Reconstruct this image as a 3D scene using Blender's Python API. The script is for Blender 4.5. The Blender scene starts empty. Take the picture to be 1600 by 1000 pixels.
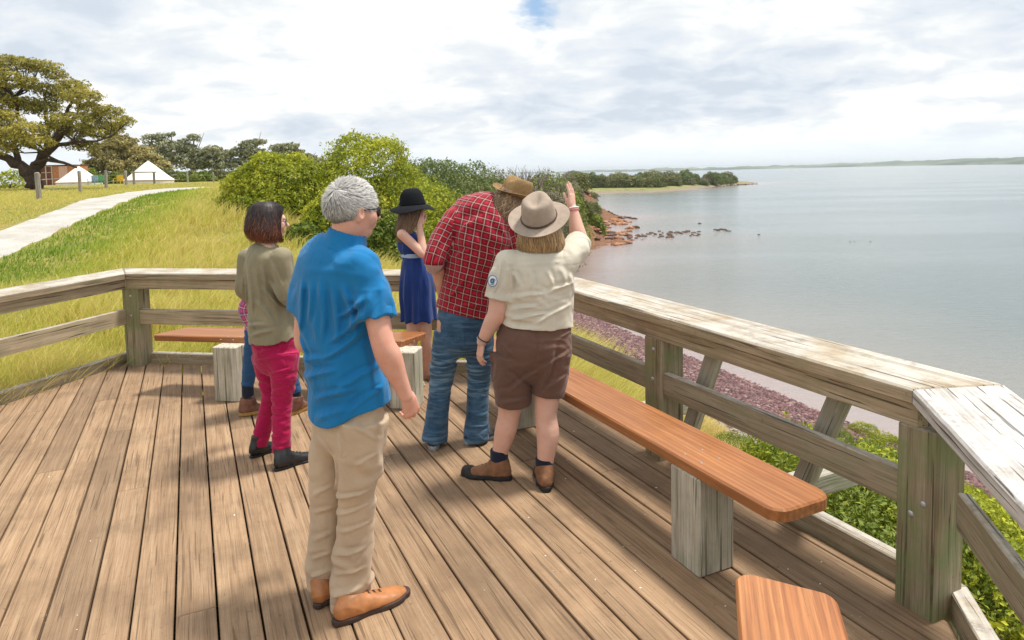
import bpy, bmesh, math, random
import numpy as np
from mathutils import Vector, Matrix
R = math.radians
random.seed(7); RNG = np.random.default_rng(11)
scn = bpy.context.scene
COL = scn.collection
# ------------------------------------------------------------------ camera
FPX, EYE, CX, CY = 1067.0, 1.8, 800.0, 352.0
PITCH, ROLL = R(4.4), R(1.27)
_u0 = Vector((0, math.sin(PITCH), math.cos(PITCH))); _r0 = Vector((1, 0, 0))
FW = Vector((0, math.cos(PITCH), -math.sin(PITCH)))
UP = _u0*math.cos(ROLL) + _r0*math.sin(ROLL)
RT = _r0*math.cos(ROLL) - _u0*math.sin(ROLL)
CAM = Vector((0, 0, EYE))
cd = bpy.data.cameras.new('camera'); cam = bpy.data.objects.new('camera', cd); COL.objects.link(cam)
cd.sensor_width = 36; cd.lens = 36*FPX/1600; cd.shift_y = -(500-CY)/1600
cd.clip_start = 0.05; cd.clip_end = 30000
m = Matrix.Identity(4)
for i in range(3):
    m[i][0] = RT[i]; m[i][1] = UP[i]; m[i][2] = -FW[i]; m[i][3] = CAM[i]
cam.matrix_world = m
scn.camera = cam
def ray(px, py): return FW + RT*((px-CX)/FPX) + UP*((CY-py)/FPX)
def G(px, py, z=0.0):
    d = ray(px, py); return CAM + d*((z-EYE)/d.z)
def W(px, py, Y):
    d = ray(px, py); return CAM + d*(Y/d.y)
# ------------------------------------------------------------------ world, sun, exposure
SUN_EL, SUN_AZ = R(69), R(72)      # azimuth measured from +Y towards +X
w = bpy.data.worlds.new("World"); scn.world = w; w.use_nodes = True
nt = w.node_tree; nt.nodes.clear()
def N(nt, t, **k):
    n = nt.nodes.new(t)
    for a, b in k.items(): setattr(n, a, b)
    return n
def mathn(nt, op, a, b=None, c=None, clamp=False):
    n = nt.nodes.new('ShaderNodeMath'); n.operation = op; n.use_clamp = clamp
    for i, v in enumerate((a, b, c)):
        if v is None: continue
        if isinstance(v, (int, float)): n.inputs[i].default_value = v
        else: nt.links.new(v, n.inputs[i])
    return n.outputs[0]
def ramp(nt, fac, stops, interp='LINEAR'):
    n = nt.nodes.new('ShaderNodeValToRGB'); n.color_ramp.interpolation = interp
    e = n.color_ramp.elements
    while len(e) < len(stops): e.new(0.5)
    for i, (p, c) in enumerate(stops):
        e[i].position = p; c = (c, c, c) if isinstance(c, (int, float)) else c
        e[i].color = (c[0], c[1], c[2], 1)
    nt.links.new(fac, n.inputs[0]); return n.outputs[0]
def mix(nt, fac, a, b, mode='MIX'):
    n = nt.nodes.new('ShaderNodeMix'); n.data_type = 'RGBA'; n.blend_type = mode
    for s, v in ((n.inputs[0], fac), (n.inputs[6], a), (n.inputs[7], b)):
        if isinstance(v, (int, float)): s.default_value = v
        elif isinstance(v, tuple): s.default_value = (v[0], v[1], v[2], 1)
        else: nt.links.new(v, s)
    return n.outputs[2]
def noise(nt, vec, scale, detail=3, rough=0.55, dist=0.0, dim='3D'):
    n = nt.nodes.new('ShaderNodeTexNoise'); n.noise_dimensions = dim
    n.inputs['Scale'].default_value = scale; n.inputs['Detail'].default_value = detail
    n.inputs['Roughness'].default_value = rough; n.inputs['Distortion'].default_value = dist
    if vec is not None: nt.links.new(vec, n.inputs['Vector'])
    return n.outputs[0]
def vscale(nt, vec, s, loc=(0, 0, 0), rot=(0, 0, 0)):
    n = nt.nodes.new('ShaderNodeMapping'); n.inputs['Scale'].default_value = s
    n.inputs['Location'].default_value = loc; n.inputs['Rotation'].default_value = rot
    nt.links.new(vec, n.inputs[0]); return n.outputs[0]
def world_nodes():
    sky = N(nt, 'ShaderNodeTexSky', sky_type='NISHITA', sun_disc=False, sun_elevation=SUN_EL, sun_rotation=SUN_AZ)
    tc = N(nt, 'ShaderNodeTexCoord'); sp = N(nt, 'ShaderNodeSeparateXYZ'); nt.links.new(tc.outputs['Generated'], sp.inputs[0])
    z = mathn(nt, 'MAXIMUM', sp.outputs[2], 0.0)
    den = mathn(nt, 'ADD', z, 0.27)
    cx = mathn(nt, 'DIVIDE', sp.outputs[0], den); cy = mathn(nt, 'DIVIDE', sp.outputs[1], den)
    cb = N(nt, 'ShaderNodeCombineXYZ'); nt.links.new(cx, cb.inputs[0]); nt.links.new(cy, cb.inputs[1])
    v = cb.outputs[0]
    big = noise(nt, vscale(nt, v, (1.0, 1.0, 1), (3.3, 1.4, 0)), 1.2, 4, 0.5, 0.15)
    fine = noise(nt, vscale(nt, v, (0.8, 0.9, 1), (1, 7, 2)), 5.0, 7, 0.6, 0.3)
    f = mathn(nt, 'ADD', mathn(nt, 'MULTIPLY', big, 0.55), mathn(nt, 'MULTIPLY', fine, 0.45))
    # thin bluish grey undersides low in the sky, bright tops above
    low = ramp(nt, z, [(0.0, 0.0), (0.035, 0.18), (0.075, 1.0), (0.14, 0.75), (0.3, 0.0)])
    side = ramp(nt, sp.outputs[0], [(0.0, 0.55), (0.36, 0.9), (0.5, 0.2)])
    dark = mathn(nt, 'MULTIPLY', low, side)
    f2 = mathn(nt, 'SUBTRACT', f, mathn(nt, 'MULTIPLY', dark, 0.115))
    ccol = ramp(nt, f2, [(0.35, (5.0, 5.6, 6.3)), (0.41, (6.0, 6.4, 6.9)), (0.455, (6.6, 6.9, 7.1)), (0.50, (7.7, 7.8, 7.8)), (0.56, (8.6, 8.6, 8.5))])
    hz = ramp(nt, z, [(0.0, 1.0), (0.02, 0.75), (0.06, 0.0)])
    ccol = mix(nt, hz, ccol, (6.9, 7.5, 7.9))
    # cover: small blue breaks high up
    gap = N(nt, 'ShaderNodeVectorMath', operation='DISTANCE'); nt.links.new(tc.outputs['Generated'], gap.inputs[0])
    gd = (ray(836, 10)).normalized(); gap.inputs[1].default_value = gd
    gn = noise(nt, v, 5.0, 4, 0.6)
    g1 = mathn(nt, 'ADD', gap.outputs['Value'], mathn(nt, 'MULTIPLY', mathn(nt, 'SUBTRACT', gn, 0.5), 0.12))
    gm = ramp(nt, g1, [(0.0, 0.0), (0.014, 0.1), (0.036, 1.0)])
    col = mix(nt, gm, mix(nt, 0.35, sky.outputs[0], (2.6, 4.8, 7.6)), ccol)
    bg = N(nt, 'ShaderNodeBackground'); bg.inputs[1].default_value = 0.1
    nt.links.new(col, bg.inputs[0])
    o = N(nt, 'ShaderNodeOutputWorld'); nt.links.new(bg.outputs[0], o.inputs[0])
world_nodes()
sd = bpy.data.lights.new('sun', 'SUN'); sd.energy = 3.4; sd.angle = R(8.0); sd.color = (1.0, 0.95, 0.87)
so = bpy.data.objects.new('sun', sd); COL.objects.link(so)
sdir = Vector((math.sin(SUN_AZ)*math.cos(SUN_EL), math.cos(SUN_AZ)*math.cos(SUN_EL), math.sin(SUN_EL)))
so.rotation_euler = sdir.to_track_quat('Z', 'Y').to_euler(); so.location = sdir*30
scn.view_settings.view_transform = 'Standard'; scn.view_settings.look = 'None'
scn.view_settings.exposure = 0.44; scn.view_settings.gamma = 1.0
try: scn.view_settings.use_curve_mapping = False
except Exception: pass
# ------------------------------------------------------------------ object helpers
def tag(o, label=None, cat=None, group=None, kind=None):
    if label: o['label'] = label
    if cat: o['category'] = cat
    if group: o['group'] = group
    if kind: o['kind'] = kind
    return o
def empty(name, loc, label=None, cat=None, group=None):
    o = bpy.data.objects.new(name, None); COL.objects.link(o); o.location = loc; o.empty_display_size = 0.2
    return tag(o, label, cat, group)
def link(name, me, mat, parent=None):
    o = bpy.data.objects.new(name, me); COL.objects.link(o)
    if mat is not None and len(me.materials) == 0:
        for mm in (mat if isinstance(mat, (list, tuple)) else [mat]): me.materials.append(mm)
    if parent is not None:
        o.parent = parent
        p, off = parent, Vector((0, 0, 0))
        while p is not None: off += p.location; p = p.parent
        o.location = -off          # meshes are written in world coordinates
    return o
def recenter(o):
    "put a mesh object's origin at its base centre"
    me = o.data; n = len(me.vertices); a = np.empty(n*3, np.float32); me.vertices.foreach_get('co', a); a = a.reshape(-1, 3)
    c = (a.min(0)+a.max(0))/2; c[2] = a[:, 2].min(); a -= c; me.vertices.foreach_set('co', a.ravel()); o.location = Vector(o.location)+Vector([float(q) for q in c]); return o
def mesh_np(name, V, Fc, smooth=True):
    "V (n,3); Fc (m,3) or (m,4) or list"
    me = bpy.data.meshes.new(name); V = np.ascontiguousarray(V, np.float32)
    if isinstance(Fc, list) and not Fc: return me
    Fc = np.ascontiguousarray(Fc, np.int32); k = Fc.shape[1]; mcount = Fc.shape[0]
    me.vertices.add(len(V)); me.vertices.foreach_set('co', V.ravel())
    me.loops.add(mcount*k); me.loops.foreach_set('vertex_index', Fc.ravel())
    me.polygons.add(mcount); me.polygons.foreach_set('loop_start', np.arange(mcount, dtype=np.int32)*k)
    try: me.polygons.foreach_set('loop_total', np.full(mcount, k, np.int32))
    except Exception: pass
    me.polygons.foreach_set('use_smooth', np.full(mcount, smooth, bool))
    me.update(calc_edges=True); return me
def fattr(me, name, data, dom='POINT', typ='FLOAT'):
    a = me.attributes.new(name, typ, dom)
    a.data.foreach_set('value' if typ == 'FLOAT' else 'vector', np.ascontiguousarray(data, np.float32).ravel()); return a
# ------------------------------------------------------------------ materials
MATS = {}
def new_mat(name):
    mt = bpy.data.materials.new(name); mt.use_nodes = True; t = mt.node_tree; t.nodes.clear()
    b = t.nodes.new('ShaderNodeBsdfPrincipled'); o = t.nodes.new('ShaderNodeOutputMaterial'); t.links.new(b.outputs[0], o.inputs[0])
    MATS[name] = mt; return mt, t, b
def setin(t, s, v):
    if isinstance(v, (int, float)): s.default_value = v
    elif isinstance(v, tuple): s.default_value = (v[0], v[1], v[2], 1)
    else: t.links.new(v, s)
def bump(t, b, h, strength=0.3, dist=0.01, prev=None):
    n = t.nodes.new('ShaderNodeBump'); n.inputs['Strength'].default_value = strength; n.inputs['Distance'].default_value = dist
    t.links.new(h, n.inputs['Height'])
    if prev is not None: t.links.new(prev, n.inputs['Normal'])
    t.links.new(n.outputs[0], b.inputs['Normal']); return n.outputs[0]
def attr(t, name, out='Vector'):
    n = t.nodes.new('ShaderNodeAttribute'); n.attribute_name = name; return n.outputs[out]
def objco(t):
    n = t.nodes.new('ShaderNodeTexCoord'); return n.outputs['Object']
def geo(t): return t.nodes.new('ShaderNodeNewGeometry')
def plain(name, col, rough=0.6, nscale=30, var=0.12, bmp=0.1, bd=0.003, spec=0.4, metal=0.0):
    mt, t, b = new_mat(name); c = objco(t); n = noise(t, c, nscale, 4)
    lo = tuple(x*(1-var) for x in col); hi = tuple(min(1, x*(1+var)) for x in col)
    setin(t, b.inputs['Base Color'], ramp(t, n, [(0.3, lo), (0.7, hi)]))
    b.inputs['Roughness'].default_value = rough; b.inputs['Metallic'].default_value = metal
    b.inputs['Specular IOR Level'].default_value = spec
    if bmp: bump(t, b, noise(t, c, nscale*3, 4), bmp, bd)
    return mt
def wood(name, base, dark, light, top=None, lichen=0.0, dirt=0.3, rough=0.75, grain=1.0, varnish=False, crack=1.0):
    "uses attributes wc (along, across, up; metres) and wr (random per piece)"
    mt, t, b = new_mat(name); c = attr(t, 'wc'); wr = attr(t, 'wr', 'Fac')
    off = t.nodes.new('ShaderNodeVectorMath'); off.operation = 'ADD'; cb = t.nodes.new('ShaderNodeCombineXYZ')
    t.links.new(mathn(t, 'MULTIPLY', wr, 37.0), cb.inputs[0]); t.links.new(mathn(t, 'MULTIPLY', wr, 11.0), cb.inputs[1])
    t.links.new(c, off.inputs[0]); t.links.new(cb.outputs[0], off.inputs[1]); v = off.outputs[0]
    g1 = noise(t, vscale(t, v, (1.2, 26*grain, 26*grain)), 1.0, 5, 0.6, 0.9)
    g2 = noise(t, vscale(t, v, (3.5, 150*grain, 150*grain)), 1.0, 3, 0.6, 0.3)
    g3 = noise(t, vscale(t, v, (9, 420, 420)), 1.0, 2, 0.5)
    cloud = noise(t, vscale(t, v, (2.2, 5, 5)), 1.0, 5, 0.6)
    col = ramp(t, g1, [(0.3, dark), (0.48, base), (0.7, light)])
    col = mix(t, ramp(t, g2, [(0.35, 0.5), (0.5, 0.0)]), col, tuple(x*0.55 for x in dark))
    tint = ramp(t, wr, [(0.0, (0.80, 0.80, 0.80)), (0.5, (1.0, 0.99, 0.98)), (1.0, (1.18, 1.17, 1.15))])
    col = mix(t, 1.0, col, tint, 'MULTIPLY')
    if varnish:
        # soft growth figure plus knots
        wv = t.nodes.new('ShaderNodeTexWave'); wv.bands_direction = 'Y'; wv.inputs['Scale'].default_value = 5; wv.inputs['Distortion'].default_value = 6
        wv.inputs['Detail'].default_value = 3; wv.inputs['Detail Scale'].default_value = 0.7
        t.links.new(vscale(t, v, (0.35, 2.2, 2.2)), wv.inputs[0])
        col = mix(t, mathn(t, 'MULTIPLY', wv.outputs['Fac'], 0.4), col, tuple(x*0.62 for x in dark))
        vo = t.nodes.new('ShaderNodeTexVoronoi'); vo.inputs['Scale'].default_value = 1.0; t.links.new(vscale(t, v, (1.7, 4.0, 0.01)), vo.inputs[0])
        kn = ramp(t, vo.outputs['Distance'], [(0.0, 1.0), (0.05, 0.6), (0.09, 0.25), (0.16, 0.0)])
        col = mix(t, kn, col, (0.10, 0.035, 0.012))
        b.inputs['Coat Weight'].default_value = 0.25; b.inputs['Coat Roughness'].default_value = 0.35
    else:
        ck = noise(t, vscale(t, v, (1.6, 75, 75)), 1.0, 2, 0.4, 0.5)
        ckm = ramp(t, ck, [(0.34 if crack > 1 else 0.325, 1.0), (0.375 if crack > 1 else 0.36, 0.0)])
        if crack: col = mix(t, mathn(t, 'MULTIPLY', ckm, 0.85*crack), col, tuple(x*0.22 for x in dark))
        vo = t.nodes.new('ShaderNodeTexVoronoi'); vo.inputs['Scale'].default_value = 1.0; t.links.new(vscale(t, v, (1.1, 5.5, 2.0)), vo.inputs[0])
        kn = ramp(t, vo.outputs['Distance'], [(0.0, 1.0), (0.05, 0.6), (0.1, 0.0)])
        col = mix(t, mathn(t, 'MULTIPLY', kn, 0.75), col, tuple(x*0.5 for x in dark))
    wp = geo(t).outputs['Position']
    if dirt:
        dn = noise(t, wp, 2.3, 6, 0.62)
        col = mix(t, mathn(t, 'MULTIPLY', ramp(t, dn, [(0.46, 0.0), (0.66, 1.0)]), dirt), col, tuple(x*0.42 for x in base))
        sp = noise(t, wp, 34, 4, 0.7)
        col = mix(t, mathn(t, 'MULTIPLY', ramp(t, sp, [(0.62, 0.0), (0.7, 1.0)]), min(1, dirt*1.2)), col, tuple(x*0.35 for x in base))
    sn = t.nodes.new('ShaderNodeSeparateXYZ'); t.links.new(geo(t).outputs['Normal'], sn.inputs[0])
    if top:
        wn = noise(t, wp, 5, 7, 0.68)
        tm = mathn(t, 'MULTIPLY', ramp(t, sn.outputs[2], [(0.5, 0.0), (0.8, 1.0)]), ramp(t, wn, [(0.36, 0.12), (0.56, 1.0)]))
        tcol = mix(t, ramp(t, g1, [(0.35, 0.0), (0.6, 1.0)]), tuple(x*0.62 for x in top), top)
        tcol = mix(t, mathn(t, 'MULTIPLY', ckm, 0.85), tcol, tuple(x*0.15 for x in top))
        st_ = mathn(t, 'MULTIPLY', ramp(t, noise(t, wp, 7, 6, 0.7), [(0.5, 0.0), (0.64, 0.7)]), ramp(t, noise(t, wp, 60, 3, 0.7), [(0.4, 0.3), (0.6, 1.0)]))
        tcol = mix(t, st_, tcol, (0.16, 0.12, 0.085))
        col = mix(t, tm, col, tcol)
    if lichen:
        ln = noise(t, wp, 6, 5, 0.6)
        lm = mathn(t, 'MULTIPLY', ramp(t, ln, [(0.42, 0.0), (0.62, 1.0)]), lichen)
        sx = ramp(t, sn.outputs[2], [(0.3, 1.0), (0.7, 0.15)])
        col = mix(t, mathn(t, 'MULTIPLY', lm, sx), col, (0.17, 0.22, 0.09))
    setin(t, b.inputs['Base Color'], col); b.inputs['Roughness'].default_value = rough
    b.inputs['Specular IOR Level'].default_value = 0.3 if not varnish else 0.45
    hs = mathn(t, 'ADD', mathn(t, 'MULTIPLY', g2, 0.6), mathn(t, 'MULTIPLY', g3, 0.25))
    if not varnish: hs = mathn(t, 'SUBTRACT', hs, mathn(t, 'MULTIPLY', ckm, 1.2*crack))
    bump(t, b, hs, 0.12 if varnish else 0.7, 0.002 if varnish else 0.004)
    return mt
M_DECK = wood('deck_wood', (0.30, 0.195, 0.115), (0.235, 0.148, 0.085), (0.37, 0.255, 0.158), dirt=0.5, grain=1.3, crack=0.6)
M_RAIL = wood('rail_wood', (0.38, 0.30, 0.20), (0.25, 0.19, 0.125), (0.47, 0.39, 0.28), top=(0.56, 0.52, 0.46), lichen=0.18, dirt=0.35)
M_CAPW = wood('white_cap_wood', (0.5, 0.47, 0.44), (0.2, 0.18, 0.16), (0.62, 0.6, 0.57), top=(0.64, 0.62, 0.60), lichen=0.0, dirt=0.45, crack=1.3)
M_POST = wood('post_wood', (0.34, 0.27, 0.175), (0.22, 0.165, 0.10), (0.46, 0.39, 0.28), top=(0.5, 0.47, 0.42), lichen=0.6, dirt=0.3)
M_SUPP = wood('support_wood', (0.50, 0.46, 0.38), (0.32, 0.28, 0.22), (0.62, 0.59, 0.52), lichen=0.3, dirt=0.25)
M_BENCH = wood('bench_varnish', (0.43, 0.165, 0.05), (0.29, 0.09, 0.024), (0.54, 0.24, 0.085), dirt=0.25, rough=0.42, grain=1.2, varnish=True)
M_STEEL = plain('galvanised_steel', (0.5, 0.52, 0.55), 0.4, 60, 0.15, 0.05, metal=0.8)
# ------------------------------------------------------------------ timber builder
class Timber:
    "collects wooden prisms into one mesh, with wood coordinates"
    def __init__(s): s.V = []; s.F = []; s.C = []; s.Rn = []
    def prism(s, poly, z0, z1, ax, rnd=None, cham=0.004):
        "poly: ccw list of (x,y); extruded z0..z1; ax = grain direction (2d)"
        rnd = random.random() if rnd is None else rnd
        n = len(poly); ctr = Vector((sum(p[0] for p in poly)/n, sum(p[1] for p in poly)/n))
        a = Vector(ax).normalized(); nrm = Vector((-a.y, a.x)); b0 = len(s.V)
        rings = [(z0, 0.0), (z1-cham, 0.0), (z1, cham)]
        for z, ins in rings:
            for i in range(n):
                p = Vector(poly[i]); 
                if ins:
                    e1 = (Vector(poly[i])-Vector(poly[i-1])).normalized(); e2 = (Vector(poly[(i+1) % n])-Vector(poly[i])).normalized()
                    n1 = Vector((-e1.y, e1.x)); n2 = Vector((-e2.y, e2.x)); k = 1+n1.dot(n2)
                    if k > 0.2: p = p+(n1+n2)*(ins/k)
                s.V.append((p.x, p.y, z)); s.C.append((p.dot(a), (p-ctr).dot(nrm), z)); s.Rn.append(rnd)
        for k in range(2):
            for i in range(n):
                j = (i+1) % n; s.F.append((b0+k*n+i, b0+k*n+j, b0+(k+1)*n+j, b0+(k+1)*n+i))
        s.F.append(tuple(b0+2*n+i for i in range(n))); s.F.append(tuple(b0+i for i in reversed(range(n))))
    def beam(s, a, b, w, h, up=(0, 0, 1), rnd=None, cham=0.006, rot=0.0):
        "box from a to b (axis), w across, h along up, chamfered"
        rnd = random.random() if rnd is None else rnd
        a = Vector(a); b = Vector(b); d = (b-a); L = d.length; d.normalize()
        up = Vector(up); sdv = d.cross(up).normalized(); upv = sdv.cross(d).normalized()
        if rot: q = Matrix.Rotation(rot, 3, d); sdv = q @ sdv; upv = q @ upv
        c = cham; prof = [(-w/2+c, -h/2), (w/2-c, -h/2), (w/2, -h/2+c), (w/2, h/2-c), (w/2-c, h/2), (-w/2+c, h/2), (-w/2, h/2-c), (-w/2, -h/2+c)]
        ins = [(-w/2+2*c, -h/2+c), (w/2-2*c, -h/2+c), (w/2-c, -h/2+2*c), (w/2-c, h/2-2*c), (w/2-2*c, h/2-c), (-w/2+2*c, h/2-c), (-w/2+c, h/2-2*c), (-w/2+c, -h/2+2*c)]
        b0 = len(s.V)
        ts = [(0, ins), (c, prof)]+[(L*k/6, prof) for k in range(1, 6)]+[(L-c, prof), (L, ins)]
        for t_, pr in ts:
            for (x, y) in pr:
                p = a+d*t_+sdv*x+upv*y; s.V.append(tuple(p)); s.C.append((t_, x, y)); s.Rn.append(rnd)
        for k in range(len(ts)-1):
            for i in range(8):
                j = (i+1) % 8; s.F.append((b0+k*8+i, b0+(k+1)*8+i, b0+(k+1)*8+j, b0+k*8+j))
        s.F.append(tuple(b0+i for i in range(8))); s.F.append(tuple(b0+(len(ts)-1)*8+i for i in reversed(range(8))))
    def build(s, name, mat, parent=None):
        me = bpy.data.meshes.new(name); me.from_pydata(s.V, [], s.F); me.update()
        fattr(me, 'wc', s.C, 'POINT', 'FLOAT_VECTOR'); fattr(me, 'wr', s.Rn)
        bm = bmesh.new(); bm.from_mesh(me); bmesh.ops.recalc_face_normals(bm, faces=bm.faces); bm.to_mesh(me); bm.free()
        return link(name, me, mat, parent)
def tube_mesh(paths, n=8):
    "paths: list of [(Vector, radius), ...] -> V, F arrays"
    V = []; F = []
    for pts in paths:
        b0 = len(V); prev = None
        for i, (p, r) in enumerate(pts):
            p = Vector(p); q = Vector(pts[min(i+1, len(pts)-1)][0])-Vector(pts[max(i-1, 0)][0])
            q.normalize()
            if prev is None: prev = q.orthogonal().normalized()
            u = (prev-q*prev.dot(q)).normalized(); prev = u; v = q.cross(u)
            for k in range(n):
                a = 2*math.pi*k/n; V.append(tuple(p+u*(math.cos(a)*r)+v*(math.sin(a)*r)))
        for i in range(len(pts)-1):
            for k in range(n):
                j = (k+1) % n; F.append((b0+i*n+k, b0+i*n+j, b0+(i+1)*n+j, b0+(i+1)*n+k))
        F.append(tuple(b0+k for k in reversed(range(n)))) ; F.append(tuple(b0+(len(pts)-1)*n+k for k in range(n)))
    me = bpy.data.meshes.new('tube'); me.from_pydata(V, [], F); me.update()
    me.polygons.foreach_set('use_smooth', np.full(len(me.polygons), True, bool)); return me
# numeric helpers
def sstep(a, b_, x): t_ = np.clip((x-a)/(b_-a), 0, 1); return t_*t_*(3-2*t_)
_H = RNG.random(1 << 16).astype(np.float32)
def vnoise(p):
    "value noise for (n,2|3) arrays -> 0..1"
    p = np.asarray(p, np.float64); 
    if p.shape[-1] == 2: p = np.concatenate([p, np.zeros(p.shape[:-1]+(1,))], -1)
    i = np.floor(p).astype(np.int64); f = p-i; f = f*f*(3-2*f); out = 0
    for dx in (0, 1):
        for dy in (0, 1):
            for dz in (0, 1):
                h = _H[((i[..., 0]+dx)*73856093 ^ (i[..., 1]+dy)*19349663 ^ (i[..., 2]+dz)*83492791) & 65535]
                out = out+h*(f[..., 0] if dx else 1-f[..., 0])*(f[..., 1] if dy else 1-f[..., 1])*(f[..., 2] if dz else 1-f[..., 2])
    return out
def fbm(p, sc=1.0, oct=4, gain=0.5):
    a, s, tot, p = 1.0, 0.0, 0.0, np.asarray(p)*sc
    for k in range(oct): s = s+a*vnoise(p+k*17.3); tot += a; a *= gain; p = p*2.03
    return s/tot
def unit(n, rg):
    v = rg.normal(size=(n, 3)); return v/np.linalg.norm(v, axis=1)[:, None]
# ================================================================== DECK, RAILINGS, BENCHES
AZB = R(-25.2)
BD = Vector((math.sin(AZB), math.cos(AZB)))          # board / right rail direction
BN = Vector((math.cos(AZB), -math.sin(AZB)))         # outward normal of the right rail
def DS(d, s, z=0.0): p = BN*d+BD*s; return Vector((p.x, p.y, z))
NRa = R(16); ND = Vector((math.sin(NRa), math.cos(NRa))); NN = Vector((math.cos(NRa), -math.sin(NRa)))
FA = R(100.5); FD = Vector((math.sin(FA), math.cos(FA)))
LA = R(16.5); LD = Vector((math.sin(LA), math.cos(LA)))
P1 = Vector((-3.75, 6.55)); P3 = DS(2.545, 1.70).to_2d()
def isect(p, d, q, e):
    m_ = d.x*e.y-d.y*e.x; t_ = ((q.x-p.x)*e.y-(q.y-p.y)*e.x)/m_; return p+d*t_
P2 = isect(P1, FD, DS(2.545, 0).to_2d(), BD)
P0 = P1-LD*3.0; P4 = P3-ND*2.6
P00 = P0-LD*2.6
def off(p, da, db, k):
    "mitred corner: p with run directions da, db (both walked the same way), offset k outwards"
    na = Vector((-da.y, da.x)); nb = Vector((-db.y, db.x)); s_ = na+nb; return p+s_*(k/(1+na.dot(nb)))
# ---- ground polygon of the deck, walked clockwise P00,P1,P2,P3,P4
run = [P00, P1, P2, P3, P4]
dirs = [(run[i+1]-run[i]).normalized() for i in range(4)]
def outl(k):
    o = []
    for i, p in enumerate(run):
        da = dirs[max(i-1, 0)]; db = dirs[min(i, 3)]; o.append(off(p, da, db, k))
    return o
deck_poly = outl(0.12)+[Vector((0.9, -1.5)), Vector((-4.6, -1.5))]
def clip(poly, p, n_):
    out = []
    for i in range(len(poly)):
        a, b_ = poly[i], poly[(i+1) % len(poly)]; da, db = (a-p).dot(n_), (b_-p).dot(n_)
        if da >= 0: out.append(a)
        if (da >= 0) != (db >= 0): out.append(a+(b_-a)*(da/(da-db)))
    return out
def build_deck():
    T = Timber(); rnd = random.Random(5); pitch_ = 0.1625
    for k in range(-48, 22):
        d0 = 0.015+k*pitch_; g = rnd.uniform(0.003, 0.0065)
        strip = clip(clip(deck_poly, DS(d0+g, 0).to_2d(), BN), DS(d0+pitch_-g, 0).to_2d(), -BN)
        if len(strip) < 3: continue
        s0 = min(p.dot(BD) for p in strip); s1 = max(p.dot(BD) for p in strip); cuts = []
        s = s0+rnd.uniform(0.8, 4.8)
        joists = []
        while s < s1-0.6:
            cuts.append(s); s += rnd.uniform(2.9, 4.8)
        if k == 3: cuts = [3.6]
        prev = None
        for c0, c1 in zip([None]+cuts, cuts+[None]):
            pc = strip
            if c0 is not None: pc = clip(pc, BD*(c0+0.0015), BD)
            if c1 is not None: pc = clip(pc, BD*(c1-0.0015), -BD)
            if len(pc) >= 3:
                ar = sum(pc[i].x*pc[(i+1) % len(pc)].y-pc[i].y*pc[(i+1) % len(pc)].x for i in range(len(pc)))
                if ar < 0: pc = pc[::-1]
                if abs(ar) < 0.004: continue
                dz = rnd.uniform(-0.0015, 0.0015)
                T.prism([(p.x, p.y) for p in pc], -0.045+dz, dz, BD, cham=0.0035)
    deck = T.build('deck', M_DECK); tag(deck, kind='structure')
    # screws
    fr = Timber(); j = Timber()
    for s in np.arange(-1.0, 8.2, 1.15):   # joists and the edge bearers beneath
        l = clip(clip([p.copy() for p in outl(-0.01)]+[Vector((0.6, -1.5)), Vector((-4.5, -1.5))], BD*(s), BD), BD*(s+0.06), -BD)
        if len(l) >= 3: j.prism([(p.x, p.y) for p in l], -0.20, -0.05, BN)
    o = j.build('deck_joists', M_RAIL); tag(o, kind='structure')
    V = []; F = []; rr = random.Random(3)
    return deck
build_deck()
def offline(k, i0, i1):
    o = outl(k); return o[i0], o[i1]
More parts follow.
